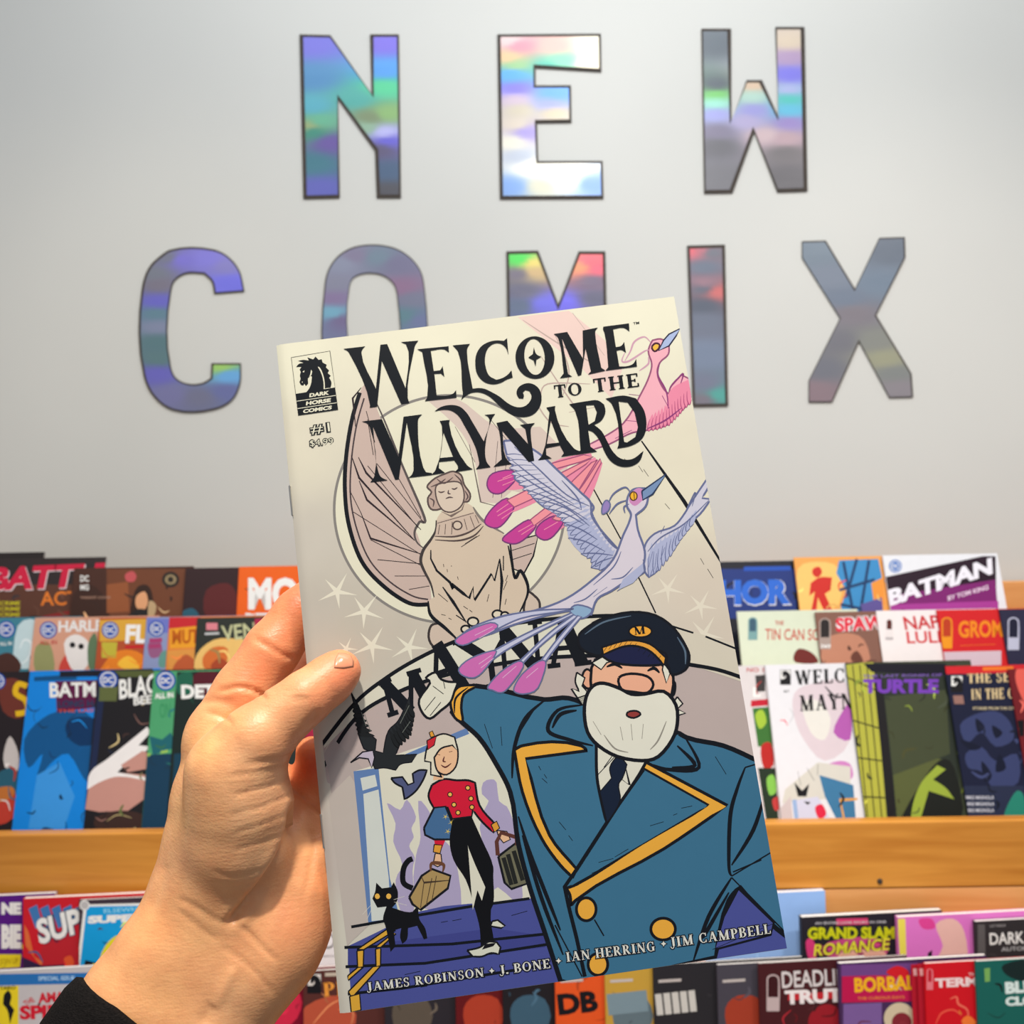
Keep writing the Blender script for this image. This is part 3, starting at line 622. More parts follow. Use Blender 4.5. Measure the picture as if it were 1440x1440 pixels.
def upper_right():
    g = 'comics on the top tier right of the held comic'
    def f(I, J):
        shp(I, (30, 52, 120), '960,800 1120,800 1120,870 960,870'); shp(J, (30, 80, 180), '1046,797 1112,796 1112,802 1046,803')
        for o, c in ((1.5, WHT), (0, (44, 104, 206))): J.text('THOR', (982 - o, 852 + o), (1112 + o, 850 + o), 36 + o, c, 0, .06)
    comic(955, 791, DA, (26, 28, 40), 'dark comic with chunky blue title, first right of the held comic on top', g, f)
    def f(I, J):
        blob(I, (250, 196, 110), '1122,800 1150,790 1180,800 1180,850 1140,862 1122,850')
        blob(I, (206, 44, 36), '1143,800 1152,797 1156,805 1150,812 1143,808'); shp(I, (206, 44, 36), '1140,820 1152,812 1170,812 1168,830 1160,835 1172,862 1160,862 1150,840 1148,862 1140,862 1146,832 1138,838')
        shp(I, (60, 140, 196), '1180,788 1235,786 1240,810 1240,860 1180,862 1190,830 1176,806'); 
        for a in ('1186,790 1200,862', '1205,786 1190,840', '1222,788 1210,860', '1180,830 1230,815', '1182,850 1240,862'): I.line(pts(a), 4, (28, 58, 100), 0, taper=False)
        shp(I, (240, 150, 60), '1225,820 1242,812 1244,850 1230,855'); shp(I, (96, 84, 150), '1210,850 1240,840 1242,864 1214,864')
    comic(1116, 784, DA, (240, 164, 84), 'orange comic with a red figure and blue girders, top tier right', g, f)
    def f(I, J):
        shp(I, (40, 20, 36), '1242,812 1382,782 1400,782 1402,870 1242,870'); shp(I, (126, 34, 110), '1250,838 1400,815 1404,870 1250,870'); shp(I, (170, 60, 150), '1252,850 1404,845 1404,872 1252,872')
        J.text('BATMAN', (1250, 853), (1396, 807), 24, (240, 236, 244), -.1, .05, up=(.04, -1)); J.text('BY TOM KING', (1333, 845), (1390, 829), 6.5, (232, 206, 226), .2, .03); badge(J, 1259, 796, 9, (50, 110, 190))
    comic(1241, 781, DA, (232, 232, 236), 'white comic with slanted white title on a dark purple wedge, top tier right', g, f)
    g = 'comics on the middle tier right of the held comic'
    def f(I, J):
        blob(I, (110, 40, 36), '1116,922 1124,912 1142,918 1150,932 1120,932'); J.text('THE', (1090, 879), (1102, 879), 6, (190, 70, 60), 0, .02); J.text('TIN CAN SOCIETY', (1076, 900), (1190, 901), 16, (196, 76, 64), 0, .01)
        tag_img(J, 1052, 868, 13, 32, (120, 160, 160), (60, 90, 110)); I.poly(ell(1058, 884, 5, 5), (220, 140, 90))
    comic(1036, 860, DB, (214, 220, 196), 'pale green comic with thin red lettering, right beside the held comic', g, f)
    def f(I, J):
        blob(I, (190, 130, 104), '1160,900 1190,890 1215,900 1220,935 1160,935'); blob(I, (104, 60, 48), '1196,925 1205,915 1214,930 1206,938')
        J.text('SPAWN', (1176, 889), (1262, 884), 21, (232, 226, 226), 0, .11); J.text('SPAWN', (1176, 889), (1262, 884), 20, (222, 46, 66), 0, .04); tag_img(J, 1152, 869, 16, 44, (170, 150, 140), (40, 34, 34)); J.text('360', (1154, 911), (1168, 911), 5, WHT)
    comic(1146, 861, DB, (132, 92, 78), 'brown comic with wavy red title, middle tier right', g, f)
    def f(I, J):
        J.text('NAPALM', (1273, 886), (1372, 881), 19, (204, 44, 52), -.15, .02); J.text('LULLABY', (1276, 905), (1380, 903), 17, (214, 54, 60), -.1, .02); tag_img(J, 1245, 870, 11, 24, (236, 226, 224), (90, 40, 34)); shp(J, (190, 180, 180), '1245,896 1256,896 1256,900 1245,900')
    comic(1232, 859, DB, (242, 232, 230), 'white comic with crooked red two-line title, middle tier right', g, f)
    def f(I, J):
        shp(I, (214, 190, 200), '1320,917 1408,915 1408,960 1320,960'); J.text('GROMMETS', (1348, 897), (1462, 895), 24, (240, 140, 30), 0, .03); J.line(pts('1350,908 1400,906'), 2, (236, 120, 30), 0); tag_img(J, 1324, 868, 15, 44, (238, 150, 30), (190, 60, 30))
    comic(1317, 858, DB, (212, 34, 38), 'red comic with orange block title, middle tier right', g, f)
    def f(I, J):
        tag_img(J, 1417, 868, 16, 46, (190, 190, 210), (30, 30, 50))
    comic(1405, 857, DB, (44, 42, 66), 'navy comic with a tall outlined stamp, far right of middle tier', g, f)
    g = 'comics on the front tier right of the held comic'
    def f(I, J):
        shp(I, (190, 30, 50), '1056,985 1080,983 1080,992 1056,994'); shp(I, (60, 56, 56), '1062,950 1076,949 1076,972 1064,973'); shp(I, (60, 110, 50), '1058,996 1082,994 1090,1050 1066,1050'); blob(I, (160, 190, 60), '1062,1005 1072,998 1078,1015 1068,1025'); blob(I, (180, 40, 36), '1070,1050 1084,1045 1088,1075 1074,1080'); shp(I, (36, 50, 36), '1066,1080 1090,1080 1096,1170 1080,1170'); blob(I, (130, 190, 80), '1078,1095 1088,1090 1092,1112 1082,1118'); blob(I, (190, 60, 60), '1086,1125 1096,1120 1098,1135 1090,1140')
        J.text('L', (1059, 980), (1070, 980), 14, WHT, 0, .04); J.text('NO 1', (1050, 945), (1074, 945), 6, (190, 90, 90))
    comic(915, 939, DC_ - .0, (214, 206, 206), 'comic mostly hidden behind the held one, green and red leafy edge showing', g, f)
    def f(I, J):
        blob(I, (216, 200, 206), '1117,975 1140,962 1190,960 1196,1040 1160,1070 1130,1040 1116,1005'); blob(I, (226, 222, 214), '1128,990 1150,985 1168,1010 1160,1040 1140,1030'); blob(I, (176, 90, 170), '1172,1030 1185,1000 1196,990 1196,1040'); blob(I, (204, 130, 190), '1160,1078 1180,1070 1196,1075 1198,1095 1170,1092'); shp(I, (210, 206, 196), '1104,1110 1150,1072 1196,1078 1196,1120 1100,1130')
        shp(I, (62, 118, 158), '1152,1090 1170,1095 1200,1104 1204,1160 1180,1160 1160,1120'); shp(I, (224, 160, 70), '1180,1123 1206,1122 1206,1125 1183,1127 1190,1160 1187,1160'); shp(I, (150, 176, 216), '1114,1125 1120,1124 1124,1160 1118,1160'); shp(I, (206, 206, 226), '1120,1125 1150,1120 1172,1160 1124,1160'); blob(I, (216, 40, 70), '1146,1136 1156,1131 1162,1145 1152,1152'); shp(I, BLK, '1117,1100 1128,1112 1138,1102 1134,1120 1122,1120'); shp(I, BLK, '1130,1127 1140,1128 1136,1132')
        for a in ('1122,1085 1126,1105', '1135,1080 1145,1098', '1150,1075 1150,1090'): I.line(pts(a), 1.5, BLK, 0)
        shp(I, (204, 190, 190), '1094,1140 1112,1120 1116,1162 1096,1162')
        horse(J, 1097, 942, 15); J.text('#1', (1102, 974), (1109, 974), 4, (90, 90, 90)); J.serif('WELCOME', (1119, 963), (1245, 957), 20, BLK, 1.3); J.serif('MAYNARD', (1125, 1000), (1252, 994), 22, BLK, 1.3)
        J.line(pts('1160,965 1175,980 1190,978'), 3, BLK)
    comic(1076, 935, DC_, (226, 224, 228), 'cream comic with the same cover as the held one, on the front tier', g, f, th=.006)
    def f(I, J):
        shp(I, (44, 50, 42), '1226,935 1345,935 1350,1160 1246,1160'); shp(I, (176, 174, 66), '1190,935 1228,930 1248,1160 1205,1160'); shp(I, (30, 28, 30), '1228,950 1240,950 1262,1160 1250,1160'); shp(I, (86, 92, 52), '1256,1090 1300,1060 1330,1070 1340,1160 1262,1160'); shp(I, (66, 72, 50), '1244,980 1330,970 1336,1060 1256,1090')
        for x in (1199, 1209, 1219): I.line(pts('%d,935 %d,1160' % (x, x + 22)), 1.6, (60, 60, 30), 0, taper=False)
        for a in ('1190,952 1230,970', '1196,1012 1236,1024', '1203,1065 1240,1070', '1208,1120 1246,1122'): I.line(pts(a), 2, (50, 50, 30), 0, taper=False)
        blob(I, (28, 30, 26), '1270,1160 1290,1110 1320,1070 1342,1080 1350,1160'); shp(I, (150, 168, 60), '1280,1160 1284,1130 1296,1100 1318,1076 1330,1082 1312,1096 1330,1108 1342,1124 1318,1116 1306,1112 1292,1160'); shp(I, (24, 22, 34), '1214,933 1330,933 1330,950 1226,945')
        J.text('THE LAST RONIN OF', (1213, 953), (1325, 951), 4, (120, 90, 170)); J.text('TURTLE', (1214, 975), (1320, 975), 20, (118, 62, 178), 0, .05)
    comic(1189, 932, DC_, (60, 66, 50), 'dark comic with purple title and yellow-green barred window, front tier right', g, f)
    comic(1329, 937, DC_ + .0035, (206, 36, 44), 'comic of which only a red and orange top strip shows, front tier right', g, lambda I, J: shp(I, (236, 120, 40), '1382,938 1425,937 1425,942 1382,943'), tight=.0008)
    def f(I, J):
        for s in ('1350,1020 1370,1005 1400,1000 1420,1015 1425,1040 1400,1050 1380,1030 1360,1045', '1358,1060 1380,1050 1400,1070 1430,1060 1432,1100 1400,1110 1380,1085 1362,1080'): blob(I, (56, 64, 104), s)
        for s in ('1372,1010 1385,1022 1375,1030', '1395,1020 1410,1030 1400,1038', '1380,1070 1395,1090 1385,1100', '1350,1040 1365,1055 1380,1050', '1405,1060 1415,1080 1400,1085'): blob(I, (20, 24, 44), s)
        shp(I, (40, 46, 70), '1346,1105 1440,1105 1440,1165 1350,1165'); blob(I, (40, 130, 110), '1418,1130 1430,1112 1440,1120 1440,1150 1424,1158 1412,1150'); 
        J.serif('THE SEER', (1361, 961), (1442, 958), 15, (226, 200, 150), 1.4); J.serif('IN THE GLASS', (1366, 984), (1458, 981), 15, (226, 200, 150), 1.4); J.text('STORIES FROM THE CITY', (1368, 998), (1430, 998), 4, (206, 190, 150))
        horse(J, 1337, 950, 17); shp(J, (150, 110, 100), '1340,978 1354,978 1356,990 1342,990')
        for y in (1124, 1133, 1142): J.text('MIKE MIGNOLA', (1358, y), (1398, y), 5, (206, 206, 214), 0, .02)
    comic(1330, 948, DC_, (26, 30, 54), 'navy comic with cream lettering over twisting dark shapes, front tier right', g, f)
    def f(I, J):
        blob(I, (226, 96, 84), '1428,945 1440,930 1450,940 1450,1000 1432,970'); shp(I, (20, 18, 22), '1418,1015 1440,1012 1440,1035 1420,1038'); shp(I, (214, 90, 90), '1434,1080 1450,1080 1450,1150 1438,1150')
    comic(1417, 941, DC_ - .0, (112, 28, 34), 'dark red comic cut off by the right edge, front tier', g, f)

DD, DE = 1.180, 1.115
def lower():
    g = 'comics on the upper step of the lower tier'
    kw = dict(lean=LEAN2, th=.008, yaw=.09)
    def f(I, J):
        shp(I, (236, 214, 40), '-5,1342 30,1342 28,1360 -5,1362'); J.text('NE', (2, 1286), (30, 1286), 17, WHT, 0, .07); J.text('BIE', (2, 1334), (30, 1334), 34, WHT, 0, .07); J.text('JOIN UP', (0, 1358), (26, 1357), 10, (190, 160, 20))
    comic(-135, 1266, DD, (88, 26, 130), 'purple comic with stacked white letters and yellow foot, lower left', g, f, **kw)
    def f(I, J):
        for k in range(5): shp(I, (66, 120, 180), '%d,1278 %d,1272 %d,1300 %d,1306' % (40 + k * 16, 52 + k * 16, 60 + k * 16, 50 + k * 16))
        blob(I, (190, 40, 50), '60,1330 80,1310 108,1320 108,1360 60,1360'); shp(I, (224, 110, 60), '34,1300 40,1310 48,1345 60,1352 58,1360 36,1330'); shp(I, (52, 36, 70), '30,1345 60,1358 100,1356 100,1364 30,1364'); blob(I, (226, 90, 50), '90,1348 100,1344 104,1356 94,1360')
        J.text('SUPER', (56, 1330), (160, 1300), 38, (40, 60, 90), .1, .08); J.text('SUPER', (56, 1329), (158, 1299), 36, WHT, .1, .04)
    comic(32, 1264, DD, (206, 32, 44), 'red comic with leaning white title over blue blocks, lower left', g, f, **kw)
    def f(I, J):
        I.poly(pts('118,1272 280,1268 280,1362 108,1362'), WHT); I.poly(pts('122,1275 280,1272 280,1362 112,1362'), (22, 158, 222)); blob(I, (236, 220, 50), '142,1360 148,1330 170,1314 190,1330 190,1362'); shp(I, (220, 30, 120), '110,1362 124,1354 136,1362'); shp(I, BLK, '120,1350 136,1354 136,1360 118,1358')
        J.poly(ell(119, 1273, 7, 7), WHT); J.poly(ell(119, 1273, 5.5, 5.5), (190, 186, 186)); J.text('ELSEWHERE', (146, 1284), (215, 1280), 6, (150, 214, 240)); J.text('SUPERMAN', (123, 1299), (262, 1293), 11, WHT, .1, .07)
    comic(111, 1266, DD, (64, 52, 62), 'cyan comic in a white frame with bold white title, beside the wrist', g, f, **kw)
    def f(I, J):
        J.text('A', (458, 1308), (477, 1307), 18, (110, 106, 106), 0, -.0); J.text('RAIDE', (424, 1334), (482, 1334), 22, (130, 124, 124), 0, 0); J.text('IN CREATION', (440, 1346), (480, 1346), 3, (150, 144, 144))
    comic(336, 1262, DD, (236, 232, 234), 'white comic with thin grey capitals, between wrist and held comic', g, f, **kw)
    def f(I, J): pass
    comic(963, 1262, DD + .008, (150, 186, 240), 'light blue comic peeking out under the right edge of the held comic', g, f, **kw)
    def f(I, J):
        shp(I, (212, 60, 110), '1176,1292 1220,1291 1222,1300 1176,1301'); blob(I, (214, 60, 120), '1133,1325 1142,1320 1150,1342 1138,1350'); blob(I, (200, 70, 130), '1165,1325 1230,1318 1245,1345 1165,1345'); blob(I, (230, 170, 150), '1185,1338 1240,1336 1240,1352 1185,1352')
        J.text('AN ENTIRE LOVE STORY IN ONE', (1146, 1300), (1246, 1298), 3.5, (200, 196, 200))
        for o, c in ((.09, (70, 80, 20)), (.045, (206, 206, 30))): J.text('GRAND SLAM', (1136, 1321), (1258, 1320), 17, c, 0, o)
        for o, c in ((.09, (120, 40, 60)), (.02, (226, 218, 60))): J.text('ROMANCE', (1144, 1345), (1250, 1336), 17, c, .2, o)
    kw['th'] = .012
    comic(1127, 1290, DD - .006, (40, 36, 44), 'stack of black comics with yellow-green and pink lettering, lower right', g, f, **kw)
    def f(I, J):
        shp(I, (238, 220, 90), '1262,1292 1273,1292 1275,1352 1266,1352'); blob(I, (226, 70, 150), '1292,1293 1310,1292 1315,1305 1298,1306'); blob(I, (238, 186, 176), '1316,1300 1340,1292 1356,1310 1358,1352 1318,1352 1326,1330'); shp(I, BLK, '1305,1340 1311,1336 1310,1350 1304,1350')
    comic(1262, 1290, DD - .006, (226, 120, 200), 'pink comic with pale figure and yellow spine strip, lower right', g, f, **kw)
    def f(I, J):
        shp(I, (96, 92, 92), '1375,1300 1385,1300 1386,1345 1375,1345'); J.text('DARK SCAR', (1392, 1329), (1490, 1324), 17, WHT, 0, .02); J.text('AUTOMATIC', (1408, 1338), (1470, 1335), 6, (180, 180, 180)); J.text('LOST WORLDS', (1392, 1304), (1414, 1303), 3.5, (160, 156, 156))
    comic(1371, 1296, DD - .006, (52, 48, 50), 'stack of charcoal comics with rough white title, lower right', g, f, **kw)
    g = 'comics on the front step of the lower tier'
    kw['th'] = .004
    def f(I, J):
        shp(I, (40, 110, 180), '-10,1370 180,1367 180,1382 -10,1386'); J.text('SPECIAL ISSUE', (54, 1379), (105, 1378), 6, (180, 214, 240), 0, .02); J.text('THE', (37, 1415), (50, 1408), 8, (206, 40, 50), -.2, .02); J.text('AMAZING', (54, 1411), (130, 1407), 15, (206, 30, 50), 0, .05); J.text('SPIDER', (28, 1434), (128, 1431), 20, (206, 30, 50), 0, .05)
        shp(I, (232, 206, 40), '-5,1388 26,1386 26,1445 -5,1445'); shp(I, BLK, '6,1398 12,1392 16,1400 14,1412 20,1420 14,1440 10,1420 4,1412'); J.text('TARO', (0, 1392), (22, 1391), 5, BLK)
    comic(-30, 1367, DE, (196, 190, 192), 'grey comic with blue band and red lettering, above the black cuff', g, f, **kw)
    def f(I, J):
        blob(I, (206, 40, 70), '375,1410 385,1390 410,1385 425,1410 410,1440 375,1440'); blob(I, (226, 90, 110), '392,1395 400,1390 404,1402 396,1404')
    comic(340, 1366, DE, (120, 16, 40), 'dark crimson comic right of the wrist at the bottom edge', g, f, **kw)
    def f(I, J):
        blob(I, (180, 80, 56), '430,1415 480,1400 500,1440 430,1445'); I.line(pts('440,1440 462,1415 480,1405'), 2, (236, 150, 100)); horse(J, 432, 1369, 20, (214, 206, 200)); J.serif('Pr'.upper(), (456, 1402), (492, 1399), 20, (230, 150, 60), 1.3); shp(J, (190, 176, 160), '457,1368 490,1367 490,1372 457,1373')
    comic(426, 1366, DE, (84, 44, 40), 'brown comic with orange capitals at the held comic lower left corner', g, f, **kw)
    lay = [(540, (44, 40, 46), (90, 80, 70), '', 'dark comic with grey blotches, first below the held comic'),
           (640, (96, 22, 26), (170, 60, 40), '', 'deep red comic peeking out below the held comic'),
           (706, (34, 30, 34), (60, 90, 110), '', 'black comic with a blue shape under the held comic'),
           (780, (220, 84, 34), BLK, 'DB', 'orange comic with thick black letters below the held comic'),
           (850, (190, 150, 60), (120, 140, 150), 'I', 'mustard comic with small stamp, bottom row below the credits'),
           (918, (42, 40, 44), (200, 196, 190), 'IIIII', 'black comic with pale upright bars, bottom row'),
           (1008, (70, 66, 76), (160, 60, 40), '', 'slate comic with rusty glow, bottom row beside the maroon one')]
    for x, c, c2, s, lab in lay:
        def f(I, J, x=x, c2=c2, s=s):
            blob(I, c2 if not s else tuple(int(v * .8) for v in c2), '%d,1418 %d,1400 %d,1405 %d,1440 %d,1450' % (x + 12, x + 30, x + 60, x + 66, x + 20)) if s in ('', 'I') else None
            if s: J.text(s, (x + 6, 1428), (x + 62, 1422), 30, c2, 0, .05)
            shp(J, (190, 180, 176), '%d,1378 %d,1376 %d,1380 %d,1382' % (x + 8, x + 40, x + 40, x + 8))
        comic(x, 1362 if x < 900 else 1357, DE, c, lab, g, f, **kw)
    kw['th'] = .012
    def f(I, J):
        tag_img(J, 1078, 1370, 18, 52, (190, 170, 170), (60, 24, 28)); J.text('DEADLINES', (1100, 1390), (1215, 1384), 24, (214, 206, 206), .0, .02); J.text('TRUTH', (1104, 1413), (1206, 1408), 20, (236, 226, 226), 0, .05); shp(I, (190, 40, 50), '1108,1398 1180,1394 1180,1404 1108,1407'); blob(I, (150, 30, 40), '1140,1425 1160,1412 1180,1420 1180,1445 1140,1445')
    comic(1066, 1355, DE - .004, (70, 28, 32), 'maroon comic with tall white lettering crossed by red, bottom right', g, f, **kw)
    def f(I, J):
        shp(I, (186, 24, 76), '1184,1372 1285,1366 1285,1408 1184,1410'); shp(I, (110, 66, 130), '1183,1357 1290,1354 1290,1370 1183,1373'); shp(I, (120, 90, 150), '1186,1412 1240,1410 1240,1445 1186,1445'); I.poly(ell(1265, 1432, 22, 22), (206, 190, 160)); I.poly(ell(1268, 1438, 14, 14), (130, 40, 50)); blob(I, (206, 30, 40), '1246,1368 1262,1358 1278,1366 1272,1376')
        J.text('BORBALO', (1202, 1396), (1305, 1391), 21, (236, 176, 30), 0, .04); J.text('THE CURIOUS DAYS', (1206, 1406), (1272, 1404), 4, (226, 130, 60))
    comic(1179, 1355, DE - .004, (70, 44, 84), 'violet comic with yellow title on a magenta band, bottom right', g, f, **kw)
    for k, lab in enumerate(('red comic, rearmost of three fanned red copies', 'red comic, middle of three fanned red copies')):
        def f(I, J, k=k): 
            shp(J, (230, 170, 170), '%d,1362 %d,1362 %d,1372 %d,1372' % tuple(v + k * 9 for v in (1284, 1289, 1290, 1285)))
        comic(1281 + k * 9, 1357 - k, DE - .002 - k * .003, (176, 26, 44), lab, g, f, lean=LEAN2, th=.0025, yaw=.09, tight=.0012)
    def f(I, J):
        J.text('TERMINAL', (1315, 1389), (1430, 1384), 13, (240, 214, 214), 0, .05); J.text('THE', (1362, 1373), (1376, 1372), 5, (240, 190, 190)); tag_img(J, 1303, 1362, 9, 30, (226, 120, 130), (190, 30, 44))
        I.line(pts('1336,1405 1345,1402 1348,1412 1360,1420 1362,1436'), 3, (236, 110, 90)); I.line(pts('1316,1440 1324,1425 1340,1420 1352,1428'), 2.5, (236, 90, 70)); blob(I, (240, 120, 50), '1352,1436 1362,1428 1374,1440 1362,1448')
    comic(1300, 1355, DE - .009, (206, 22, 34), 'red comic with white capitals, front copy of the fanned red set', g, f, lean=LEAN2, th=.004, yaw=.09)
    def f(I, J):
        blob(I, (24, 40, 40), '1412,1356 1450,1350 1460,1380 1430,1378 1412,1368'); shp(J, (120, 170, 90), '1384,1362 1392,1361 1392,1380 1385,1381'); J.text('BLUE', (1414, 1398), (1470, 1394), 17, (216, 230, 226), 0, .06); J.text('CLOUD', (1415, 1407), (1480, 1404), 0.1, WHT); J.text('CLOUD', (1414, 1415), (1484, 1411), 13, (216, 230, 226), 0, .06)
    comic(1372, 1352, DE - .009, (26, 96, 88), 'teal green comic with white block lettering, bottom right corner', g, f, **kw)
# ---------------------------------------------------------------- the comic held up in the hand
def vcam(x, y, z): return RT * x + UP * y + FW * z
BW, BH = 0.168, 0.2612
BO = CAM + vcam(-0.09813, 0.06946, 0.42561)
BX = vcam(0.99113, 0.12751, 0.03744).normalized()
BY = vcam(-0.14783, 0.98499, 0.18763); BY = (BY - BX * BX.dot(BY)).normalized()
BN = BX.cross(BY)
BMW = Matrix((BX, BY, BN)).transposed().to_4x4(); BMW.translation = BO

K0 = (18, 22, 30)                       # ink black of the drawing
def paint_cover(root):
    I = Ink(BO, BX, BY, BW, BH, x0=0.0035); I.lw = 1.7
    A = lambda s: pts(s, (400, 850), 2.0)
    B = lambda s: pts(s, (380, 400), 2.25)
    C1 = lambda s: pts(s, (470, 440), 6.0)
    C2 = lambda s: pts(s, (690, 430), 1440 / 280)
    C3 = lambda s: pts(s, (380, 470), 8.0)
    C4 = lambda s: pts(s, (460, 640), 4.8)
    C5 = lambda s: pts(s, (640, 620), 3.6)
    C6 = lambda s: pts(s, (470, 960), 3.13)
    C7 = lambda s: pts(s, (620, 850), 2.618)
    P = lambda s: pts(s)
    stone, stone2, lineg = (208, 190, 174), (202, 180, 170), (110, 98, 96)
    # moonlit disc and the carved stone ornament with fanned wings
    I.poly(ell(632, 716, 162, 160, n=48), (229, 226, 203), line=2.2, lc=(136, 132, 128))
    I.poly(P('506,552 497,590 489,640 487,690 493,740 511,790 541,822 575,846 604,848 604,820 590,760 583,742 590,732 597,728 566,655 536,590 524,556 515,540'), stone2, 3)
    I.poly(P('598,560 640,560 700,600 760,600 800,640 795,680 760,700 720,690 700,708 676,706 668,650 650,610'), (214, 196, 186))
    I.poly(P('717,762 757,752 750,782 737,806 722,800'), stone2, 0, line=1.4)
    for s in ('717,775 752,764', '717,788 748,778'): I.line(P(s), 1.8, K0)
    for s in ('660,625 676,706 699,712', '700,620 693,700', '715,630 705,700', '640,600 668,650', '690,590 745,660'): I.line(P(s), 1.3, lineg, 0)
    I.line(P('506,552 495,590 487,640 485,690 491,740 509,790 539,824 575,848 602,850'), 3.4, K0, taper=False)
    I.line(P('512,560 501,600 494,650 493,700 502,745 520,788 548,818 580,838 602,843'), 1.3, (70, 60, 64), taper=False)
    I.line(P('524,556 540,590 566,655 597,728 590,734 583,748 586,762 597,772'), 2.2, (90, 82, 82))
    for s in ('494,640 505,672 583,760', '504,643 515,665 592,745', '517,655 588,742', '530,652 596,735', '542,640 592,728',
              '505,676 516,703 583,760', '497,720 592,780', '508,722 521,757 592,779', '521,759 592,795', '531,787 594,793', '555,810 600,810',
              '575,829 604,824', '492,690 508,722', '515,578 527,622', '525,640 517,590', '545,645 530,600', '500,600 496,560 508,545'):
        I.line(P(s), 1.7, (44, 34, 40), 0)
    I.poly(C4('720,1140 690,1180 690,1250 740,1300 870,1250 800,1150'), stone, 3, line=2, lc=(60, 54, 54))
    I.poly(C4('1350,930 1400,950 1435,1000 1420,1090 1330,1080'), stone, 3, line=2, lc=(60, 54, 54))
    I.poly(C4('737,440 732,510 700,570 650,640 632,710 650,770 700,870 728,950 688,985 692,1030 730,1100 800,1160 880,1240 940,1200 1100,1110 1300,1050 1350,950 1355,880 1310,800 1262,790 1222,620 1195,540 1100,480 1050,440 985,350 940,320 800,360'), (213, 195, 174), 0)
    I.line(C4('737,440 732,510 700,570 650,640 632,710 650,770 700,870 722,960'), 2.6, (66, 60, 60))
    I.line(C4('1222,610 1245,720 1270,830 1305,780 1352,870 1350,950 1300,1060'), 2.8, K0)
    I.line(C4('682,985 700,1080 800,1170 880,1245'), 3.0, K0)
    I.line(C4('985,350 1050,440 1195,530'), 2.4, (130, 122, 116))
    I.poly(C4('745,445 990,385 1050,455 1000,510 880,550 730,545'), (205, 184, 168), 0)
    for s in ('745,460 990,390', '725,548 860,550 960,520 1040,465', '728,572 880,578 990,545 1055,478', '760,470 750,535', '800,465 795,535', '845,450 840,535', '925,430 945,505', '965,412 995,490', '1000,405 1025,460'):
        I.line(C4(s), 1.6, (84, 70, 68))
    I.poly(C4(' '.join(['%d,%d' % (880 + 30 * math.cos(a * .5), 475 + 28 * math.sin(a * .5)) for a in range(13)])), (214, 196, 178), line=1.2, lc=(84, 70, 68))
    # plain stone head: hair cap and smooth face
    I.poly(C4('700,180 740,150 800,125 850,110 905,135 925,200 965,260 955,310 900,320 740,370 690,350 680,290 705,250 675,215'), (190, 166, 154), 3, line=1.5, lc=(90, 76, 74))
    I.poly(C4('735,210 800,185 880,180 915,215 925,290 900,350 840,385 780,370 740,300'), (216, 199, 182), 3, line=1.2, lc=(90, 76, 74))
    I.poly(C4('760,375 830,405 905,370 935,300 915,370 840,420'), (120, 104, 98), 0)
    for s in ('750,245 770,252 795,244', '840,225 860,230 880,218', '820,235 818,258 835,262', '800,295 825,285 850,288', '700,215 760,190 800,160', '740,160 790,190 850,150', '860,130 900,170 915,210', '690,290 720,310 715,350', '930,240 950,280 935,305'):
        I.line(C4(s), 1.3, (90, 74, 74))
    for s in ('700,640 700,700 740,780 830,860 850,905 840,870 920,935 960,965 985,890 995,980 1110,800 1130,850 1165,700', '780,890 850,990 940,1130', '1165,700 1180,850 1165,1050', '870,1080 930,1120', '1190,680 1190,780'):
        I.line(C4(s), 2.6, K0, 0)
    for s in ('905,620 1030,540', '930,600 1010,548', '750,935 815,990', '770,1075 800,1082', '820,1100 840,1110', '920,1020 950,1040', '960,1045 980,1060', '1080,990 1092,940', '1200,1010 1210,970', '1205,850 1220,810', '1190,910 1215,850', '785,735 788,755', '810,770 812,790', '838,745 840,752', '880,820 885,840'):
        I.line(C4(s), 1.6, (50, 42, 44), 0)
    for c, r in (((985, 1125), 36), ((935, 1175), 30), ((1150, 1075), 34), ((1200, 1080), 26)):
        I.poly(C4(' '.join('%f,%f' % (c[0] + r * math.cos(a * .45), c[1] + r * .8 * math.sin(a * .45)) for a in range(14))), (224, 214, 192), line=1.6)
    # pale stars
    def star(cx, cy, r, a0, col=(231, 227, 208)):
        p = []
        for i in range(10):
            rr = r * (1.0 if i % 2 == 0 else 0.2) * (1.15 if i % 4 == 0 else 0.95); a = math.radians(a0 + i * 36)
            p.append((cx + rr * math.cos(a), cy + rr * math.sin(a)))
        I.poly(p, col)
    for x, y, r, a in ((474, 832, 26, 10), (512, 860, 26, 20), (523, 908, 27, 12), (575, 910, 25, 5), (487, 912, 15, 5)): star(x, y, r, a)
    for x, y, r, a in ((939, 828, 22, 15), (985, 852, 22, 10), (990, 892, 26, 12)): star(x, y, r, a, (232, 224, 206))
    # tall facade, arch lines and the big rooftop letters
    I.poly(P('460,1100 452,1050 470,1024 520,985 560,965 640,942 760,930 830,924 890,926 965,934 1020,944 1055,958 1090,1110 900,1110 760,1120 700,1100 500,1120'), (192, 176, 172))
    I.poly(P('455,1060 500,990 555,950 640,900 700,880 830,868 905,868 990,893 1046,908 1062,965 965,935 890,925 830,924 740,930 640,950 560,975 500,1012 462,1046'), (216, 208, 190))
    I.poly(P('455,1046 500,984 545,950 590,925 640,902 700,882 760,872 830,868 830,924 740,930 640,948 560,973 500,1010 456,1052'), (222, 220, 202))
    I.line(P('452,1048 500,988 545,952 590,925 640,902 700,882 760,872 850,866 900,868'), 3.2, K0, taper=False)
    I.line(P('455,1078 500,1010 560,973 640,946 740,928 830,922 900,924 960,933 1010,942 1052,956'), 3.2, K0, taper=False)
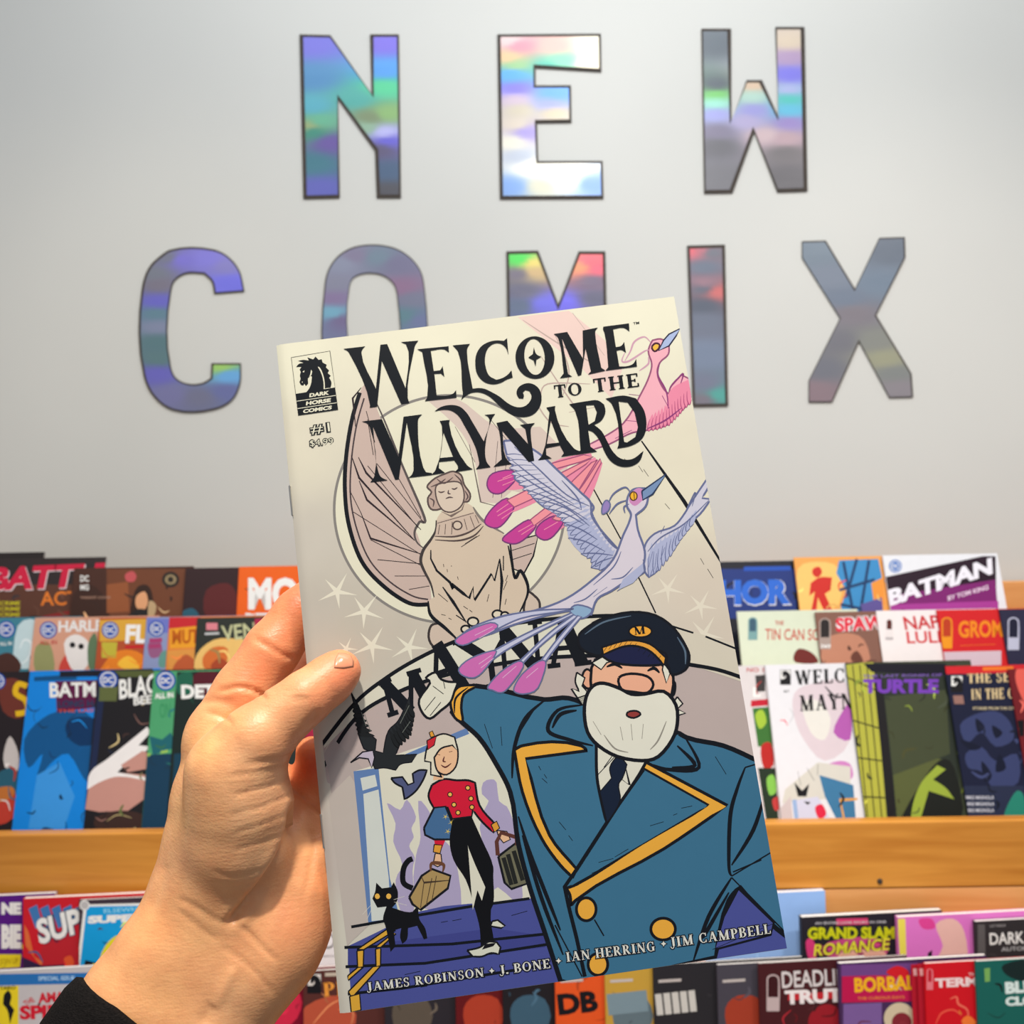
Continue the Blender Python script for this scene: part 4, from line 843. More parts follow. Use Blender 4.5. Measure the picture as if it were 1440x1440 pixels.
    I.line(P('940,879 975,890'), 4.5, K0); I.line(P('992,895 1042,915'), 4.5, K0)
    for s in ('524,990 578,1000', '533,962 524,990', '548,1000 552,952', '528,965 584,1005', '596,945 560,1010'): pass
    def slab(p, w=7): I.line(P(p), w, K0, 0, taper=False)
    slab('540,958 552,1003', 4); slab('540,960 578,1000', 9); slab('578,1000 578,948', 4); slab('580,946 604,992', 9)
    slab('532,962 550,955', 4); slab('572,948 592,942', 4); slab('592,996 614,986', 4); slab('545,1006 560,1001', 4)
    slab('614,905 654,968', 10); slab('614,908 612,975', 4); slab('612,948 642,938', 4); slab('604,978 622,973', 4); slab('645,972 668,964', 4)
    slab('643,900 690,930', 9); slab('690,930 715,884', 4); slab('690,930 694,962', 5); slab('636,905 652,898', 4); slab('684,966 708,960', 4)
    slab('705,885 711,950', 4); slab('708,886 758,945', 10); slab('758,945 752,876', 4); slab('702,955 722,950', 4); slab('742,876 762,874', 4)
    slab('790,868 778,935', 4); slab('790,868 818,932', 11); slab('784,912 808,910', 4); slab('770,937 788,935', 4); slab('808,934 832,931', 4)
    slab('838,872 842,880', 8)
    # roof lines on the right
    for s in ('826,672 873,758', '873,760 922,862', '902,620 962,705 1038,830'): I.line(P(s), 3.2, K0, 0)
    for s in ('905,660 912,670', '935,708 942,716', '985,785 990,794', '995,800 1003,813', '878,645 884,652', '898,655 904,664'): I.line(P(s), 1.2, K0, 0)
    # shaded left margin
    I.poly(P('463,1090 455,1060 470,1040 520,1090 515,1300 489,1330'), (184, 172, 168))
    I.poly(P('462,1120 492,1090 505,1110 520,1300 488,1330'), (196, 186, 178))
    # doorway with crowd silhouettes
    I.poly(P('500,1084 520,1078 560,1060 640,1035 660,1028 690,1045 716,1100 748,1264 620,1282 520,1302'), (225, 223, 205))
    I.poly(C6('85,390 195,375 245,860 290,1040 150,1055'), (100, 132, 184))
    I.poly(C6('115,420 180,405 190,455 125,475'), (214, 220, 214)); I.poly(C6('128,490 195,470 240,860 250,1040 165,1050'), (214, 220, 214))
    I.poly(C6('290,325 580,200 595,225 330,330'), (100, 132, 184))
    gh = (176, 166, 200)
    I.poly(C6('232,530 290,560 320,515 360,590 340,640 350,680 330,720 355,770 345,830 350,1020 290,1000 270,870 300,800 260,700 270,620'), gh, 3)
    I.poly(C6('370,520 420,570 440,640 480,690 530,760 560,980 500,990 400,995 350,900 360,760 380,680'), gh, 3)
    I.poly(C6('655,440 690,425 715,440 725,520 760,545 785,600 800,640 830,940 790,960 720,900 640,940 650,700 640,640 660,560 680,520 650,490'), gh, 2)
    # blue steps with yellow runner
    st, st2 = (76, 84, 156), (66, 72, 144)
    I.poly(C6('60,1160 235,1075 360,1010 860,950 1100,900 1400,860 2050,750 2100,1190 1200,1330 500,1430 80,1480'), st)
    I.poly(C6('60,1165 700,1080 930,1115 930,1165 300,1240 60,1250'), st2)
    for s in ('45,1165 230,1160 520,1150 940,1105', '50,1250 400,1235 950,1150', '60,1370 300,1345 950,1240', '75,1075 300,1035 600,985 860,950'): I.line(C6(s), 2.4, K0, 0, taper=False)
    ye = (226, 172, 60)
    for s in ('100,1175 232,1085 270,1090 130,1175', '180,1165 262,1100 272,1105 205,1165', '100,1180 130,1178 128,1250 103,1252', '182,1172 205,1170 204,1245 184,1248', '60,1290 105,1252 128,1252 62,1310', '62,1360 170,1250 204,1247 80,1385', '68,1380 112,1370 118,1440 75,1450'):
        I.poly(C6(s), ye, line=1.2)
    for s in ('470,1055 500,1050', '520,1048 560,1040', '780,1025 850,1005', '310,1285 380,1270', '380,1340 410,1335'): I.line(C6(s), 1.6, K0, 0)
    # crow, bat and black cat
    I.poly(C6('75,45 110,110 130,170 150,220 185,250 180,300 215,310 240,210 280,170 330,60 345,150 325,220 290,270 270,320 365,315 340,350 290,360 270,385 220,375 180,380 160,340 170,310 130,290 108,230 95,130'), (38, 42, 46), 0, line=1)
    I.feathers(C6('185,245 150,180 105,90'), C6('110,235 92,170 78,95'), 7, 3.5, (30, 33, 36), (12, 13, 14)); I.feathers(C6('235,215 285,160 325,80'), C6('275,290 335,235 352,140'), 9, 3.5, (30, 33, 36), (12, 13, 14))
    for s in ('72,350 130,300 175,305 160,345 155,380 140,335 100,335'): pass
    I.poly(C6('72,352 125,305 170,298 178,330 165,375 150,335 110,330'), (196, 186, 204), 0, line=1.2)
    for s in ('120,130 140,190', '135,140 160,215', '330,100 290,180', '335,170 300,220'): I.line(C6(s), 1.2, (120, 126, 120), 0)
    I.poly(C6('250,420 300,415 325,450 350,440 345,400 375,385 408,385 395,420 365,470 345,490 310,515 300,460 265,440'), (82, 90, 130), 0, line=1.6)
    I.poly(C6('230,985 190,990 168,950 180,920 185,880 210,905 250,900 262,878 280,920 275,965 255,990 330,1010 370,1000 375,1040 400,1080 410,1125 395,1130 365,1070 325,1080 320,1130 300,1150 290,1120 295,1080 262,1090 270,1160 248,1185 238,1130 225,1070 215,1040'), (16, 17, 22), 0)
    I.line(C6('345,905 305,880 305,820 325,785 345,775'), 4.5, (16, 17, 22), taper=False)
    I.line(C6('330,1030 370,990 400,960'), 2.5, (16, 17, 22))
    for x in (190, 240): I.poly(C6(' '.join('%f,%f' % (x + 11 * math.cos(a), 940 + 12 * math.sin(a)) for a in [k * .6 for k in range(10)])), (240, 186, 84))
    for s in ('165,975 125,1020', '170,985 145,1040', '265,965 320,980', '262,955 310,940'): I.line(C6(s), 0.9, (226, 224, 210), 0)
    # small attendant in a red jacket with two cases
    I.poly(C6('430,450 480,425 540,430 590,430 620,440 640,540 715,630 700,660 640,600 610,560 605,590 520,600 500,550 440,555 415,500'), (214, 28, 58), 0, line=1.8)
    I.poly(C6('440,690 490,690 470,740 445,735'), (214, 28, 58)); I.poly(C6('440,712 475,715 466,752 436,745'), (226, 160, 60), line=1)
    I.poly(C6('690,625 715,610 728,640 705,658'), (226, 160, 60), line=1)
    for x, y in ((510, 492), (527, 537), (545, 572), (588, 463), (602, 510), (606, 548)): I.poly(C6(' '.join('%f,%f' % (x + 10 * math.cos(a), y + 10 * math.sin(a)) for a in [k * .7 for k in range(9)])), (240, 190, 90), line=.8)
    I.poly(C6('395,640 440,550 490,545 530,640 510,690 440,690 400,670'), (70, 110, 154), 0, line=1.8)
    for x, y in ((490, 590), (500, 655), (515, 615)): star(470 + x / 3.13, 960 + y / 3.13, 4.5, 10, (226, 200, 90))
    I.poly(C6('520,605 605,590 650,690 700,810 700,850 700,975 690,1000 705,1150 645,1160 640,1080 620,1000 580,870 525,780 508,700'), (14, 15, 20), 0)
    I.poly(C6('588,715 625,880 635,895 610,1000'), (225, 223, 205)); I.poly(C6('588,720 620,800 665,900 650,960 625,900'), (225, 223, 205))
    I.poly(C6('435,430 480,425 485,400 440,380'), (236, 190, 150)); I.poly(C6('430,270 470,250 530,260 545,310 535,370 495,405 455,390 430,350'), (238, 192, 152), 3, line=1.4)
    I.poly(C6('405,300 420,250 480,225 530,240 545,300 520,275 470,290 440,330 450,380 475,415 425,405 425,350 398,345'), (228, 222, 200), 0, line=1.4)
    I.poly(C6('408,255 450,235 440,275 412,295'), (206, 40, 54), line=1); I.poly(C6('418,220 432,212 442,235 425,240'), (226, 160, 60), line=.8)
    for s in ('452,315 466,318', '505,305 520,302', '470,362 490,372 515,355', '485,325 480,345 492,348'): I.line(C6(s), 1.3, (90, 40, 40))
    I.poly(C6('445,750 470,755 475,800 455,810 435,800'), (236, 190, 150), line=1); I.poly(C6('715,650 760,655 775,690 745,705 725,680'), (236, 190, 150), line=1)
    I.poly(C6('330,945 385,850 430,820 512,850 500,905 380,1000 345,975'), (176, 148, 96), line=2); I.line(C6('425,830 430,795 480,800 478,832'), 3, (110, 70, 50))
    for s in ('385,855 395,880 505,870', '395,880 380,990', '430,860 405,980', '450,850 430,960'): I.line(C6(s), 1.8, (70, 56, 44), 0)
    I.poly(C6('722,765 800,705 835,760 862,880 780,908 750,880'), (116, 114, 92), line=2); I.line(C6('720,760 715,700 735,660 800,680 805,715'), 3.4, (96, 56, 48), 0, taper=False)
    for s in ('745,770 780,890', '765,755 800,885', '790,740 830,870'): I.line(C6(s), 3.6, (36, 38, 36), 0, taper=False)
    I.poly(C6('585,1178 640,1165 680,1140 715,1142 732,1165 725,1195 690,1190 650,1205 610,1205'), (220, 222, 205), line=1.6); I.poly(C6('665,1150 712,1145 700,1160 650,1175'), (20, 20, 26))
    I.poly(C6('695,1050 720,1045 752,1070 735,1080 690,1072'), (220, 222, 205), line=1.6)
    # tall doorkeeper: long blue coat with yellow piping
    co, cy = (62, 116, 148), (240, 176, 66)
    I.poly(C7('85,305 130,300 380,350 470,345 560,390 620,520 720,540 870,470 905,490 1040,520 1180,582 1240,900 1310,1250 1215,1175 1100,1040 1060,1090 1010,1300 470,1395 440,1385 380,1200 330,1050 285,880 255,690 205,590 140,490 85,440 40,400'), co, 0, line=4, lc=K0)
    I.poly(C7('35,360 50,320 75,300 130,300 85,330 75,380 80,430 50,415'), cy, 3, line=2.2); I.line(C7('50,400 55,345 100,305'), 1.8, K0)
    I.poly(C7('-70,395 -80,350 -40,290 -55,270 -20,250 0,275 30,285 60,288 50,320 35,360 0,390 -40,420'), (226, 224, 206), 3, line=2)
    for s in ('-60,390 -20,340', '-40,410 0,360', '-30,300 10,330', '10,285 15,310'): I.line(C7(s), 1.8, K0, 0)
    I.poly(C7('270,535 300,520 515,520 540,538 312,568 400,850 500,975 485,1005 440,960 370,860 300,690'), cy, 0, line=2.6)
    I.poly(C7('750,578 1055,740 820,900 495,1090 478,1110 475,1070 462,1045 500,1030 740,880 985,740 745,605'), cy, 0, line=2.6)
    I.poly(C7('745,608 980,740 740,882 480,1035 600,830 690,700'), co, 0)
    I.line(C7('745,608 655,735 600,820 500,975 455,1040 470,1110 500,1230 530,1370'), 3.2, K0, 0, taper=False)
    for s in ('385,350 310,420 270,530 262,640', '350,375 290,470', '520,370 430,390 395,465 480,500 560,520', '500,390 440,405 410,455', '900,490 950,600 840,608 780,590', '870,520 935,592 850,600',
              '1195,690 1150,830 1070,960', '1120,600 1090,680 1065,780 1060,960 1070,1000', '1180,582 1120,600', '1070,1000 1245,895', '1075,985 1180,940', '1070,1005 1300,1240', '1070,1005 985,1150 930,1310', '1095,1040 1010,1300',
              '285,780 330,920 400,1100 440,1200', '300,850 370,1080 450,1290', '420,1180 520,1370', '565,1160 600,1220', '1060,1060 980,1200 960,1230'):
        I.line(C7(s), 3.4, K0)
    for s in ('360,595 368,610', '372,640 392,658', '435,800 460,830', '470,850 485,870', '885,750 925,742', '855,776 870,770', '770,815 820,800', '580,950 635,935', '555,990 600,970', '640,930 690,900', '390,640 380,625', '160,440 190,530', '220,450 225,520', '1010,560 1050,625'): I.line(C7(s), 1.5, K0, 0)
    for cx_, cy_, rx, ry in ((535, 1122, 36, 42), (818, 1195, 45, 40), (578, 1325, 36, 40)): I.poly(C7(' '.join('%f,%f' % (cx_ + rx * math.cos(k * .35), cy_ + ry * math.sin(k * .35)) for k in range(18))), cy, line=2.4)
    I.poly(C7('1095,1045 1225,1170 1215,1215 1010,1270 1040,1150'), st, 0, line=2); I.line(C7('1000,1270 1230,1172'), 1.4, K0, 0)
    # shirt and tie
    I.poly(C7('572,500 700,520 775,525 750,590 660,730 610,805 590,720 575,640'), (228, 226, 210), 0, line=2.6)
    I.poly(C7('655,550 685,590 668,640 655,660 660,720 612,805 585,690 628,640 622,600'), (22, 34, 56), 0, line=1)
    for s in ('575,630 650,550', '668,645 695,665 680,600', '640,545 600,600'): I.line(C7(s), 2, K0, 0)
    # head: plain smiling face, full white beard
    I.poly(C7('545,240 525,250 520,290 545,310 575,280'), (232, 172, 142), 3, line=2); I.poly(C7('845,285 862,290 858,330 835,345'), (232, 172, 142), 3, line=2)
    I.poly(C7('570,200 700,180 840,240 850,330 800,480 700,540 600,500 555,330'), (238, 182, 150), 3, line=2.4)
    I.poly(C7('500,250 530,270 520,300 545,330 500,345 520,370 480,310 510,320 495,285'), (228, 226, 210), 0, line=1.4)
    I.poly(C7('870,340 890,365 870,385 900,400 865,410 850,370'), (228, 226, 210), 0, line=1.4)
    I.poly(C7('555,215 600,190 660,200 610,215 590,240'), (228, 226, 210), 0, line=1.2); I.poly(C7('820,215 845,250 830,290 815,240'), (228, 226, 210), 0, line=1.2)
    I.poly(C7('560,300 600,290 660,310 700,330 750,330 820,320 865,370 870,440 850,500 800,560 740,575 650,560 580,520 540,470 528,400 535,340'), (231, 229, 214), 3, line=3)
    I.poly(C7('690,395 720,392 735,405 710,418 685,410'), (150, 60, 56), 3, line=1.6)
    for s in ('600,480 640,530 690,545', '560,430 590,480', '830,430 800,500 770,535', '700,440 705,500', '660,450 670,500', '745,440 740,495'): I.line(C7(s), 1.4, (150, 146, 136))
    I.poly(C7('655,270 700,255 760,265 782,295 760,325 710,322 665,312'), (240, 178, 148), 3, line=2.2)
    for s in ('610,230 640,220 668,235', '760,245 785,235 805,252'): I.line(C7(s), 2.8, K0)
    # peaked cap
    I.poly(C7('506,120 530,90 600,50 700,28 790,40 860,90 905,160 915,200 900,240 850,258 830,215 760,165 700,150 600,185 560,185 515,160'), (22, 30, 44), 3, line=2)
    I.poly(C7('592,180 640,215 740,225 822,218 826,180 760,160 680,152'), (30, 34, 70), 3, line=2)
    I.poly(C7('592,158 690,132 770,146 828,196 822,222 760,166 690,152 598,184'), (232, 164, 66), 0, line=1.8)
    for k in range(12): x = 600 + k * 18; yy = 158 - 20 * math.sin(math.pi * min(1, (k + .5) / 9)) + max(0, k - 6) * 6; I.line(C7('%f,%f %f,%f' % (x, yy + 18, x + 12, yy)), 1.1, K0, 0)
    I.poly(C7(' '.join('%f,%f' % (734 + 42 * math.cos(k * .35), 99 + 22 * math.sin(k * .35)) for k in range(18))), (240, 170, 60), line=1.6)
    I.serif('M', (892, 893), (908, 891), 11, K0, 1.2)
    I.line(C7('530,110 600,65 700,42'), 1.4, (90, 110, 130)); I.line(C7('870,120 898,170 900,220'), 1.6, (90, 110, 130))
    # rose-coloured wading bird, top right
    pk, pk2, mg = (240, 176, 190), (234, 140, 168), (198, 66, 150)
    I.poly(P('728,446 800,437 850,478 875,520 860,560 820,520 770,480'), (234, 206, 198))
    for s in ('735,450 790,486 850,520', '805,440 850,500', '780,470 800,520 790,560', '760,500 800,560 830,600', '830,540 770,540 760,560', '800,580 850,570', '740,540 770,590 800,600'): I.line(P(s), 1.2, (190, 168, 160))
    I.poly(C2('1150,290 1170,250 1230,240 1290,275 1285,350 1225,410 1205,480 1250,600 1290,640 1300,590 1380,500 1440,530 1440,690 1400,740 1340,800 1280,860 1130,900 1020,920 860,1000 740,1040 700,1010 850,930 960,850 1080,650 1150,500 1165,420 1140,330'), pk, 0, line=1.4, lc=(150, 84, 120))
    I.poly(C2('1285,640 1320,590 1440,530 1440,700 1380,760 1290,850 1140,890 1180,820 1260,760'), pk2, 0)
    I.feathers(C2('1160,790 1260,720 1330,640 1440,560'), C2('1130,905 1210,890 1290,860 1350,800 1395,745 1450,700'), 13, 3.0, pk2, (170, 70, 120))
    for s in ('1225,410 1210,500 1270,620 1285,745', '1080,650 1000,640', '1240,650 1290,740', '1130,890 1260,830 1380,740', '1300,590 1390,490 1375,560', '980,830 1100,840', '900,960 1020,900'): I.line(C2(s), 1.4, (140, 60, 120))
    I.poly(C2('1250,250 1290,205 1370,165 1340,220 1290,290 1215,325'), (170, 186, 224), 0, line=1.2, lc=(30, 30, 60))
    I.poly(C2('1165,300 1190,272 1220,280 1215,310 1185,330'), (238, 186, 70), 3, line=1.6, lc=(70, 30, 50))
    for s in ('1155,262 1110,225 1040,260 1010,330 970,400', '1145,320 1110,330 1000,400 950,400 970,340', '1140,370 1140,420 1075,470'): I.line(C2(s), 1.6, (206, 160, 180))
    # rose tail feathers
    for s, w in (('832,640 790,652 735,680 700,684', 0), ('838,645 800,672 740,705 695,726', 0), ('842,648 815,690 770,725 722,756', 0), ('845,650 822,700 790,735 765,752', 0)): I.line(P(s), 9, pk2)
    for body, tip in (('283,150 310,190 240,215', '162,210 190,165 283,148 310,188 250,255 205,268 172,250'),
                      ('350,255 400,285 300,340', '150,400 190,340 260,290 300,330 262,400 215,440 165,430'),
                      ('430,350 480,385 370,430', '240,495 290,450 370,400 410,430 360,490 310,520 260,515'),
                      ('530,380 550,400 500,430', '407,470 430,420 500,380 552,400 500,480 450,502')):
        I.poly(C5(tip), mg, 3, line=1.2, lc=(120, 60, 120))
    for s in ('300,165 650,70 700,80 640,105 300,200', '262,300 360,250 640,110 690,90 660,120 400,290 300,335', '380,400 450,345 690,110 720,95 600,290 480,370 400,430', '490,395 540,350 620,260 735,90 740,110 650,270 560,390 530,405'):
        I.poly(C5(s), (240, 150, 160), 0, line=1, lc=(160, 84, 120))
    for s in ('215,205 290,180', '240,225 300,200', '215,380 290,335', '235,395 300,350', '320,460 390,420', '335,475 405,430', '450,450 520,410', '240,190 290,168', '210,360 270,318'): I.line(C5(s), 2, (236, 140, 170), 0)
    # lilac wading bird
    lv, lv2, ll = (208, 206, 222), (176, 182, 214), (104, 112, 152)
    I.poly(C5('245,0 300,0 420,60 520,150 640,265 685,310 690,360 730,440 800,530 850,560 790,620 740,650 690,640 700,600 640,570 645,540 575,490 620,480 560,420 530,370 460,340 400,290 360,240 300,190 310,150 265,80'), lv, 0, line=1.8, lc=ll)
    I.poly(C5('360,240 440,250 560,300 660,380 720,470 800,560 740,650 690,640 700,600 640,570 575,490 560,420 460,340 400,290'), lv2, 0)
    I.feathers(C5('640,280 700,370 750,470 815,560'), C5('470,330 540,400 600,490 680,600 745,660'), 15, 4.0, lv2, ll)
    I.feathers(C5('420,90 520,190 620,290 690,370'), C5('262,60 290,160 350,245 420,300 520,372 560,420'), 15, 4.0, lv, ll)
    for s in ('300,30 420,140 560,270 680,330', '290,100 420,200 600,320', '310,160 450,250 640,350', '360,245 520,310 670,400', '400,290 560,340 680,430', '575,490 660,510 760,560', '640,570 720,570 800,580', '560,420 640,450 720,500', '690,640 740,610 800,590', '460,340 560,370 650,420', '540,200 620,290 640,350'): I.line(C5(s), 1.2, ll)
    I.line(C5('640,265 700,330 690,370 730,440 830,550'), 2, ll)
    I.poly(C5('955,600 965,520 1010,470 1110,430 1160,370 1190,320 1280,185 1285,220 1250,290 1295,295 1240,370 1160,440 1110,530 1060,580 1030,650 980,690 960,660'), lv, 0, line=1.6, lc=ll)
    I.poly(C5('970,600 1010,530 1120,460 1110,530 1050,580 1030,650 985,685'), lv2, 0)
    I.feathers(C5('985,520 1060,480 1150,430 1230,340'), C5('972,690 1030,655 1090,580 1130,510 1200,420'), 12, 3.2, lv2, ll)
    for s in ('975,560 1040,490 1160,420 1285,300', '980,640 1000,560', '1010,650 1020,570', '1040,600 1060,540', '1160,370 1215,260 1200,330', '1060,430 1040,470'): I.line(C5(s), 1.2, ll)
    I.poly(C5('880,270 905,245 960,240 975,275 965,330 915,375 925,450 960,560 955,620 930,670 850,720 790,760 720,800 690,880 590,860 520,870 300,930 150,985 60,1000 200,900 400,860 560,800 700,700 800,600 850,480 885,400 890,370 870,330'), (217, 209, 221), 0, line=1.8, lc=ll)
    for s in ('820,760 900,700 960,660 950,600', '850,740 920,700', '700,790 770,740', '840,560 800,640 700,730', '900,640 850,690 790,700', '600,820 660,800 720,750'): I.line(C5(s), 1.2, ll)
    I.poly(C5('825,755 850,700 950,620 955,660 900,720 840,748'), lv2, 0)
    I.poly(C5('880,300 910,330 950,300 975,275 940,240 905,250'), (206, 140, 190), 3)
    I.poly(C5('945,255 1068,168 1000,270 950,300'), (120, 146, 186), 0, line=1.4, lc=(40, 56, 90))
    I.poly(ell(640 + 903 / 3.6, 620 + 280 / 3.6, 5, 6), (240, 180, 50), line=1.0, lc=(90, 60, 40)); I.line(C5('905,262 908,300'), 1.6, K0)
    for s in ('888,262 860,235 800,270 770,330', '870,300 820,320 780,370', '880,320 855,335 860,365'): I.line(C5(s), 1.5, ll)
    I.poly(C5('765,300 785,320 775,355 745,370 745,330'), (150, 130, 190), 3, line=1.2, lc=ll)
    I.poly(C5('585,850 620,830 690,850 680,880 640,900 590,885'), (142, 174, 206), 3, line=1.4, lc=ll)
    for body, tip in (('5,1010 60,1030 200,960 330,900 560,860 600,850 400,860 200,900 60,960', '0,1010 70,960 180,920 215,945 120,1000 40,1035'),
                      ('22,1160 100,1200 200,1100 400,980 600,880 590,870 350,980 200,1060', '20,1150 80,1100 190,1062 205,1080 140,1170 90,1200 35,1185'),
                      ('170,1240 260,1250 340,1130 500,980 620,890 600,880 480,970 320,1120', '165,1245 230,1170 320,1115 345,1145 270,1250 230,1275 190,1262'),
                      ('300,1260 400,1270 440,1150 540,1010 640,890 620,885 520,1000 420,1130', '298,1250 340,1180 425,1115 460,1130 420,1250 360,1280 310,1275')):
        I.poly(C5(body), (198, 200, 224), 0, line=1.4, lc=ll); I.poly(C5(tip), (206, 110, 180), 3, line=1.2, lc=ll)
    for s in ('100,985 190,940', '120,1000 200,955', '120,1130 185,1085', '130,1150 195,1100', '240,1200 310,1140', '360,1200 420,1150'): I.line(C5(s), 1.6, (226, 180, 214), 0)
    art = I.build('cover_artwork', M_HELD, root, BMW)
    # ------------------------------------------------ lettering
    T = I.sub(); navy = (14, 20, 28)
    T.poly(C1('75,305 262,283 240,305 230,340 352,640 390,270 447,264 602,635 628,335 605,265 562,247 710,235 685,270 672,320 620,715 634,760 565,770 402,405 362,792 300,800 302,775 135,355 110,320'), navy)
    T.poly(C1('700,308 965,282 968,335 925,308 815,320 840,492 895,485 915,450 930,540 900,512 845,515 865,700 960,698 1005,680 1028,652 1033,715 765,745 785,710 742,330'), navy)
    L = C1('1000,275 1145,262 1125,295 1120,330 1168,640 1225,635 1270,642 1320,665') + C2('60,655 140,715 200,735 250,725 285,690 295,650 280,618 250,610 232,628 240,650 235,672 205,670 188,640 195,600 235,568 290,562 345,595 368,660 350,740 300,790 220,805 130,775 60,710') + C1('1440,830 1380,770 1300,700 1230,672 1160,675 1110,700 1070,735 1085,690 1080,640 1045,330')
    T.poly(L, navy)
    T.poly(P('713,475.7 708.5,479.5 697,479 685,482 676,488 670,498 668.3,511 671,526 680,536.5 693,540.5 705,538 713,533.5 721,531 719.2,521 714,527 706,532 698,534.2 688,528.5 682.7,515 682,503 686,490 695,483.3 704,483.5 711,489 715,499'), navy)
    T.poly(ell(690 + 320 / 5.143, 430 + 375 / 5.143, 27.3, 29.8, -5), navy, holes=[ell(690 + 317 / 5.143, 430 + 370 / 5.143, 14.3, 25.5, -5)])
    T.poly(C2('312,300 330,350 365,370 330,390 325,440 310,395 272,375 305,350'), navy)
    T.poly(C2('455,205 553,190 668,385 665,180 775,158 758,180 756,205 800,450 830,470 703,498 725,475 686,310 655,500 632,508 515,235 560,495 590,512 500,525 528,490 490,240 478,220'), navy)
    T.poly(C2('815,152 1000,128 1003,185 960,160 885,170 905,300 945,290 965,262 978,340 945,320 910,325 930,440 990,437 1030,420 1052,385 1058,440 830,470 850,445 822,195 812,170'), navy)
    T.text('TM', (890.5, 456.5), (899, 455.3), 3, navy)
    T.serif('TO', (780.5, 559.5), (818.5, 555), 17.5, navy, 1.15); T.serif('THE', (836, 552), (899, 543.5), 19, navy, 1.15)
    T.poly(C1('232,917 403,897 542,1215 585,877 742,857 712,890 706,930 750,1300 775,1345 825,1352 825,1368 625,1392 655,1365 670,1320 612,925 545,1405 515,1408 328,960 372,1340 395,1385 452,1413 305,1430 340,1375 300,965 280,935'), navy)
    T.poly(C1('890,912 975,903 970,935 1120,1285 1170,1320 1018,1343 1045,1315 1042,1290 1012,1245 885,1258 882,1310 935,1350 820,1368 855,1325 908,955'), navy, holes=[C1('922,1010 892,1225 1003,1215')])
    T.poly(C1('845,832 900,795 980,778 1055,790 1115,840 1165,920 1262,1085 1310,905 1295,875 1265,862 1358,853 1335,885 1275,1120 1285,1255 1320,1302 1195,1320 1222,1280 1215,1220 1190,1130 1095,945 1045,865 985,825 920,818'), navy)
    T.poly(C2('42,848 120,832 270,1000 250,890 212,862 320,848 293,880 290,930 315,1120 275,1130 85,905 110,1100 150,1145 20,1165 80,1110 60,900'), navy)
    T.poly(C2('402,737 467,725 465,755 600,1030 650,1055 650,1072 510,1092 530,1065 500,1010 400,1030 402,1080 442,1104 342,1118 372,1080 425,770'), navy, holes=[C2('435,830 405,1000 495,990')])
    T.poly(C2('568,712 700,690 775,685 820,715 830,765 800,830 748,862 800,905 845,985 880,1050 940,1105 1020,1110 1105,1050 1075,1125 1010,1162 930,1160 865,1120 825,1060 785,970 740,915 705,900 722,1020 770,1055 615,1078 650,1045 610,760'), navy, holes=[C2('690,720 745,718 768,770 752,835 708,862')])
    T.poly(C2('830,672 960,650 1050,670 1110,760 1125,880 1095,960 1020,1010 915,1033 925,1000 875,710'), navy, holes=[C2('925,692 990,700 1040,770 1065,880 1045,950 985,990 965,985')])
    # publisher's horse-head badge, issue number, price
    T.poly(C3('235,262 675,188 765,850 315,915'), navy); T.poly(C3('241,268 669,195 728,600 290,672'), (229, 226, 203))
    T.poly(C3('290,374 325,335 375,325 310,303 375,290 435,298 418,262 485,285 510,252 545,290 580,283 590,320 637,345 628,375 664,410 648,438 682,470 664,492 690,545 680,605 618,612 600,622 590,642 395,668 440,610 462,550 470,480 455,470 425,500 428,560 402,587 385,560 372,582 347,575 328,540 342,505 335,470 345,425 330,400 352,372 325,372'), navy)
    T.poly(C3('535,366 552,372 590,440 612,530 616,612 602,618 600,540 578,450'), (229, 226, 203)); T.poly(C3('362,425 388,408 380,432'), (229, 226, 203)); T.poly(C3('460,400 474,420 466,458 440,482 452,450'), (229, 226, 203)); T.poly(C3('355,540 366,532 364,548'), (229, 226, 203))
    for s in ('298,755 738,690', '308,838 750,772'): T.line(C3(s), 0.9, (229, 226, 203), 0, taper=False)
    T.text('DARK', C3('440,712')[0], C3('662,680')[0], 5.4, (229, 226, 203), 0.25, 0.05); T.text('HORSE', C3('402,804')[0], C3('680,765')[0], 5.6, (229, 226, 203), 0.25, 0.05); T.text('COMICS', C3('368,892')[0], C3('692,846')[0], 5.4, (229, 226, 203), 0.25, 0.05)
    for o_, c_ in ((.06, navy), (-.005, (229, 226, 203))):
        e = 1.2 if o_ > .05 else 0
        T.text('#1', (437.5 - e, 611.5 + e), (464.5 + e, 608 + e), 13.5 + 2 * e, c_, 0, o_); T.text('$4.99', (436.5 - e, 629 + e), (469 + e, 625.5 + e), 9.5 + 2 * e, c_, 0, o_)
    # credits along the foot
    for s, a, b, h in (('JAMES ROBINSON', (517.5, 1394), (681, 1373), 12.5), ('J. BONE', (704, 1370.5), (774, 1361), 13), ('IAN HERRING', (797, 1352.5), (921, 1337), 13.5), ('JIM CAMPBELL', (944, 1332), (1084, 1312.5), 14)):
        T.serif(s, a, b, h, (232, 232, 222), 1.1, ow=1.3)
    for x, y in ((691.5, 1365), (785.5, 1351), (933, 1327)):
        for r, c in ((6, navy), (4, (232, 232, 222))): T.poly([(x, y - r), (x + r * .35, y - r * .35), (x + r, y), (x + r * .35, y + r * .35), (x, y + r), (x - r * .35, y + r * .35), (x - r, y), (x - r * .35, y - r * .35)], c)
    T.build('cover_lettering', M_HELD, root, BMW)

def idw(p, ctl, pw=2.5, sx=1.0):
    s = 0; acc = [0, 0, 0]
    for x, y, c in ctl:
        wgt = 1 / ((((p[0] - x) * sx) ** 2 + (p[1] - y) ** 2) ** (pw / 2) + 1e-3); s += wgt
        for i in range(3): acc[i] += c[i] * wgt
    return tuple(a / s for a in acc)

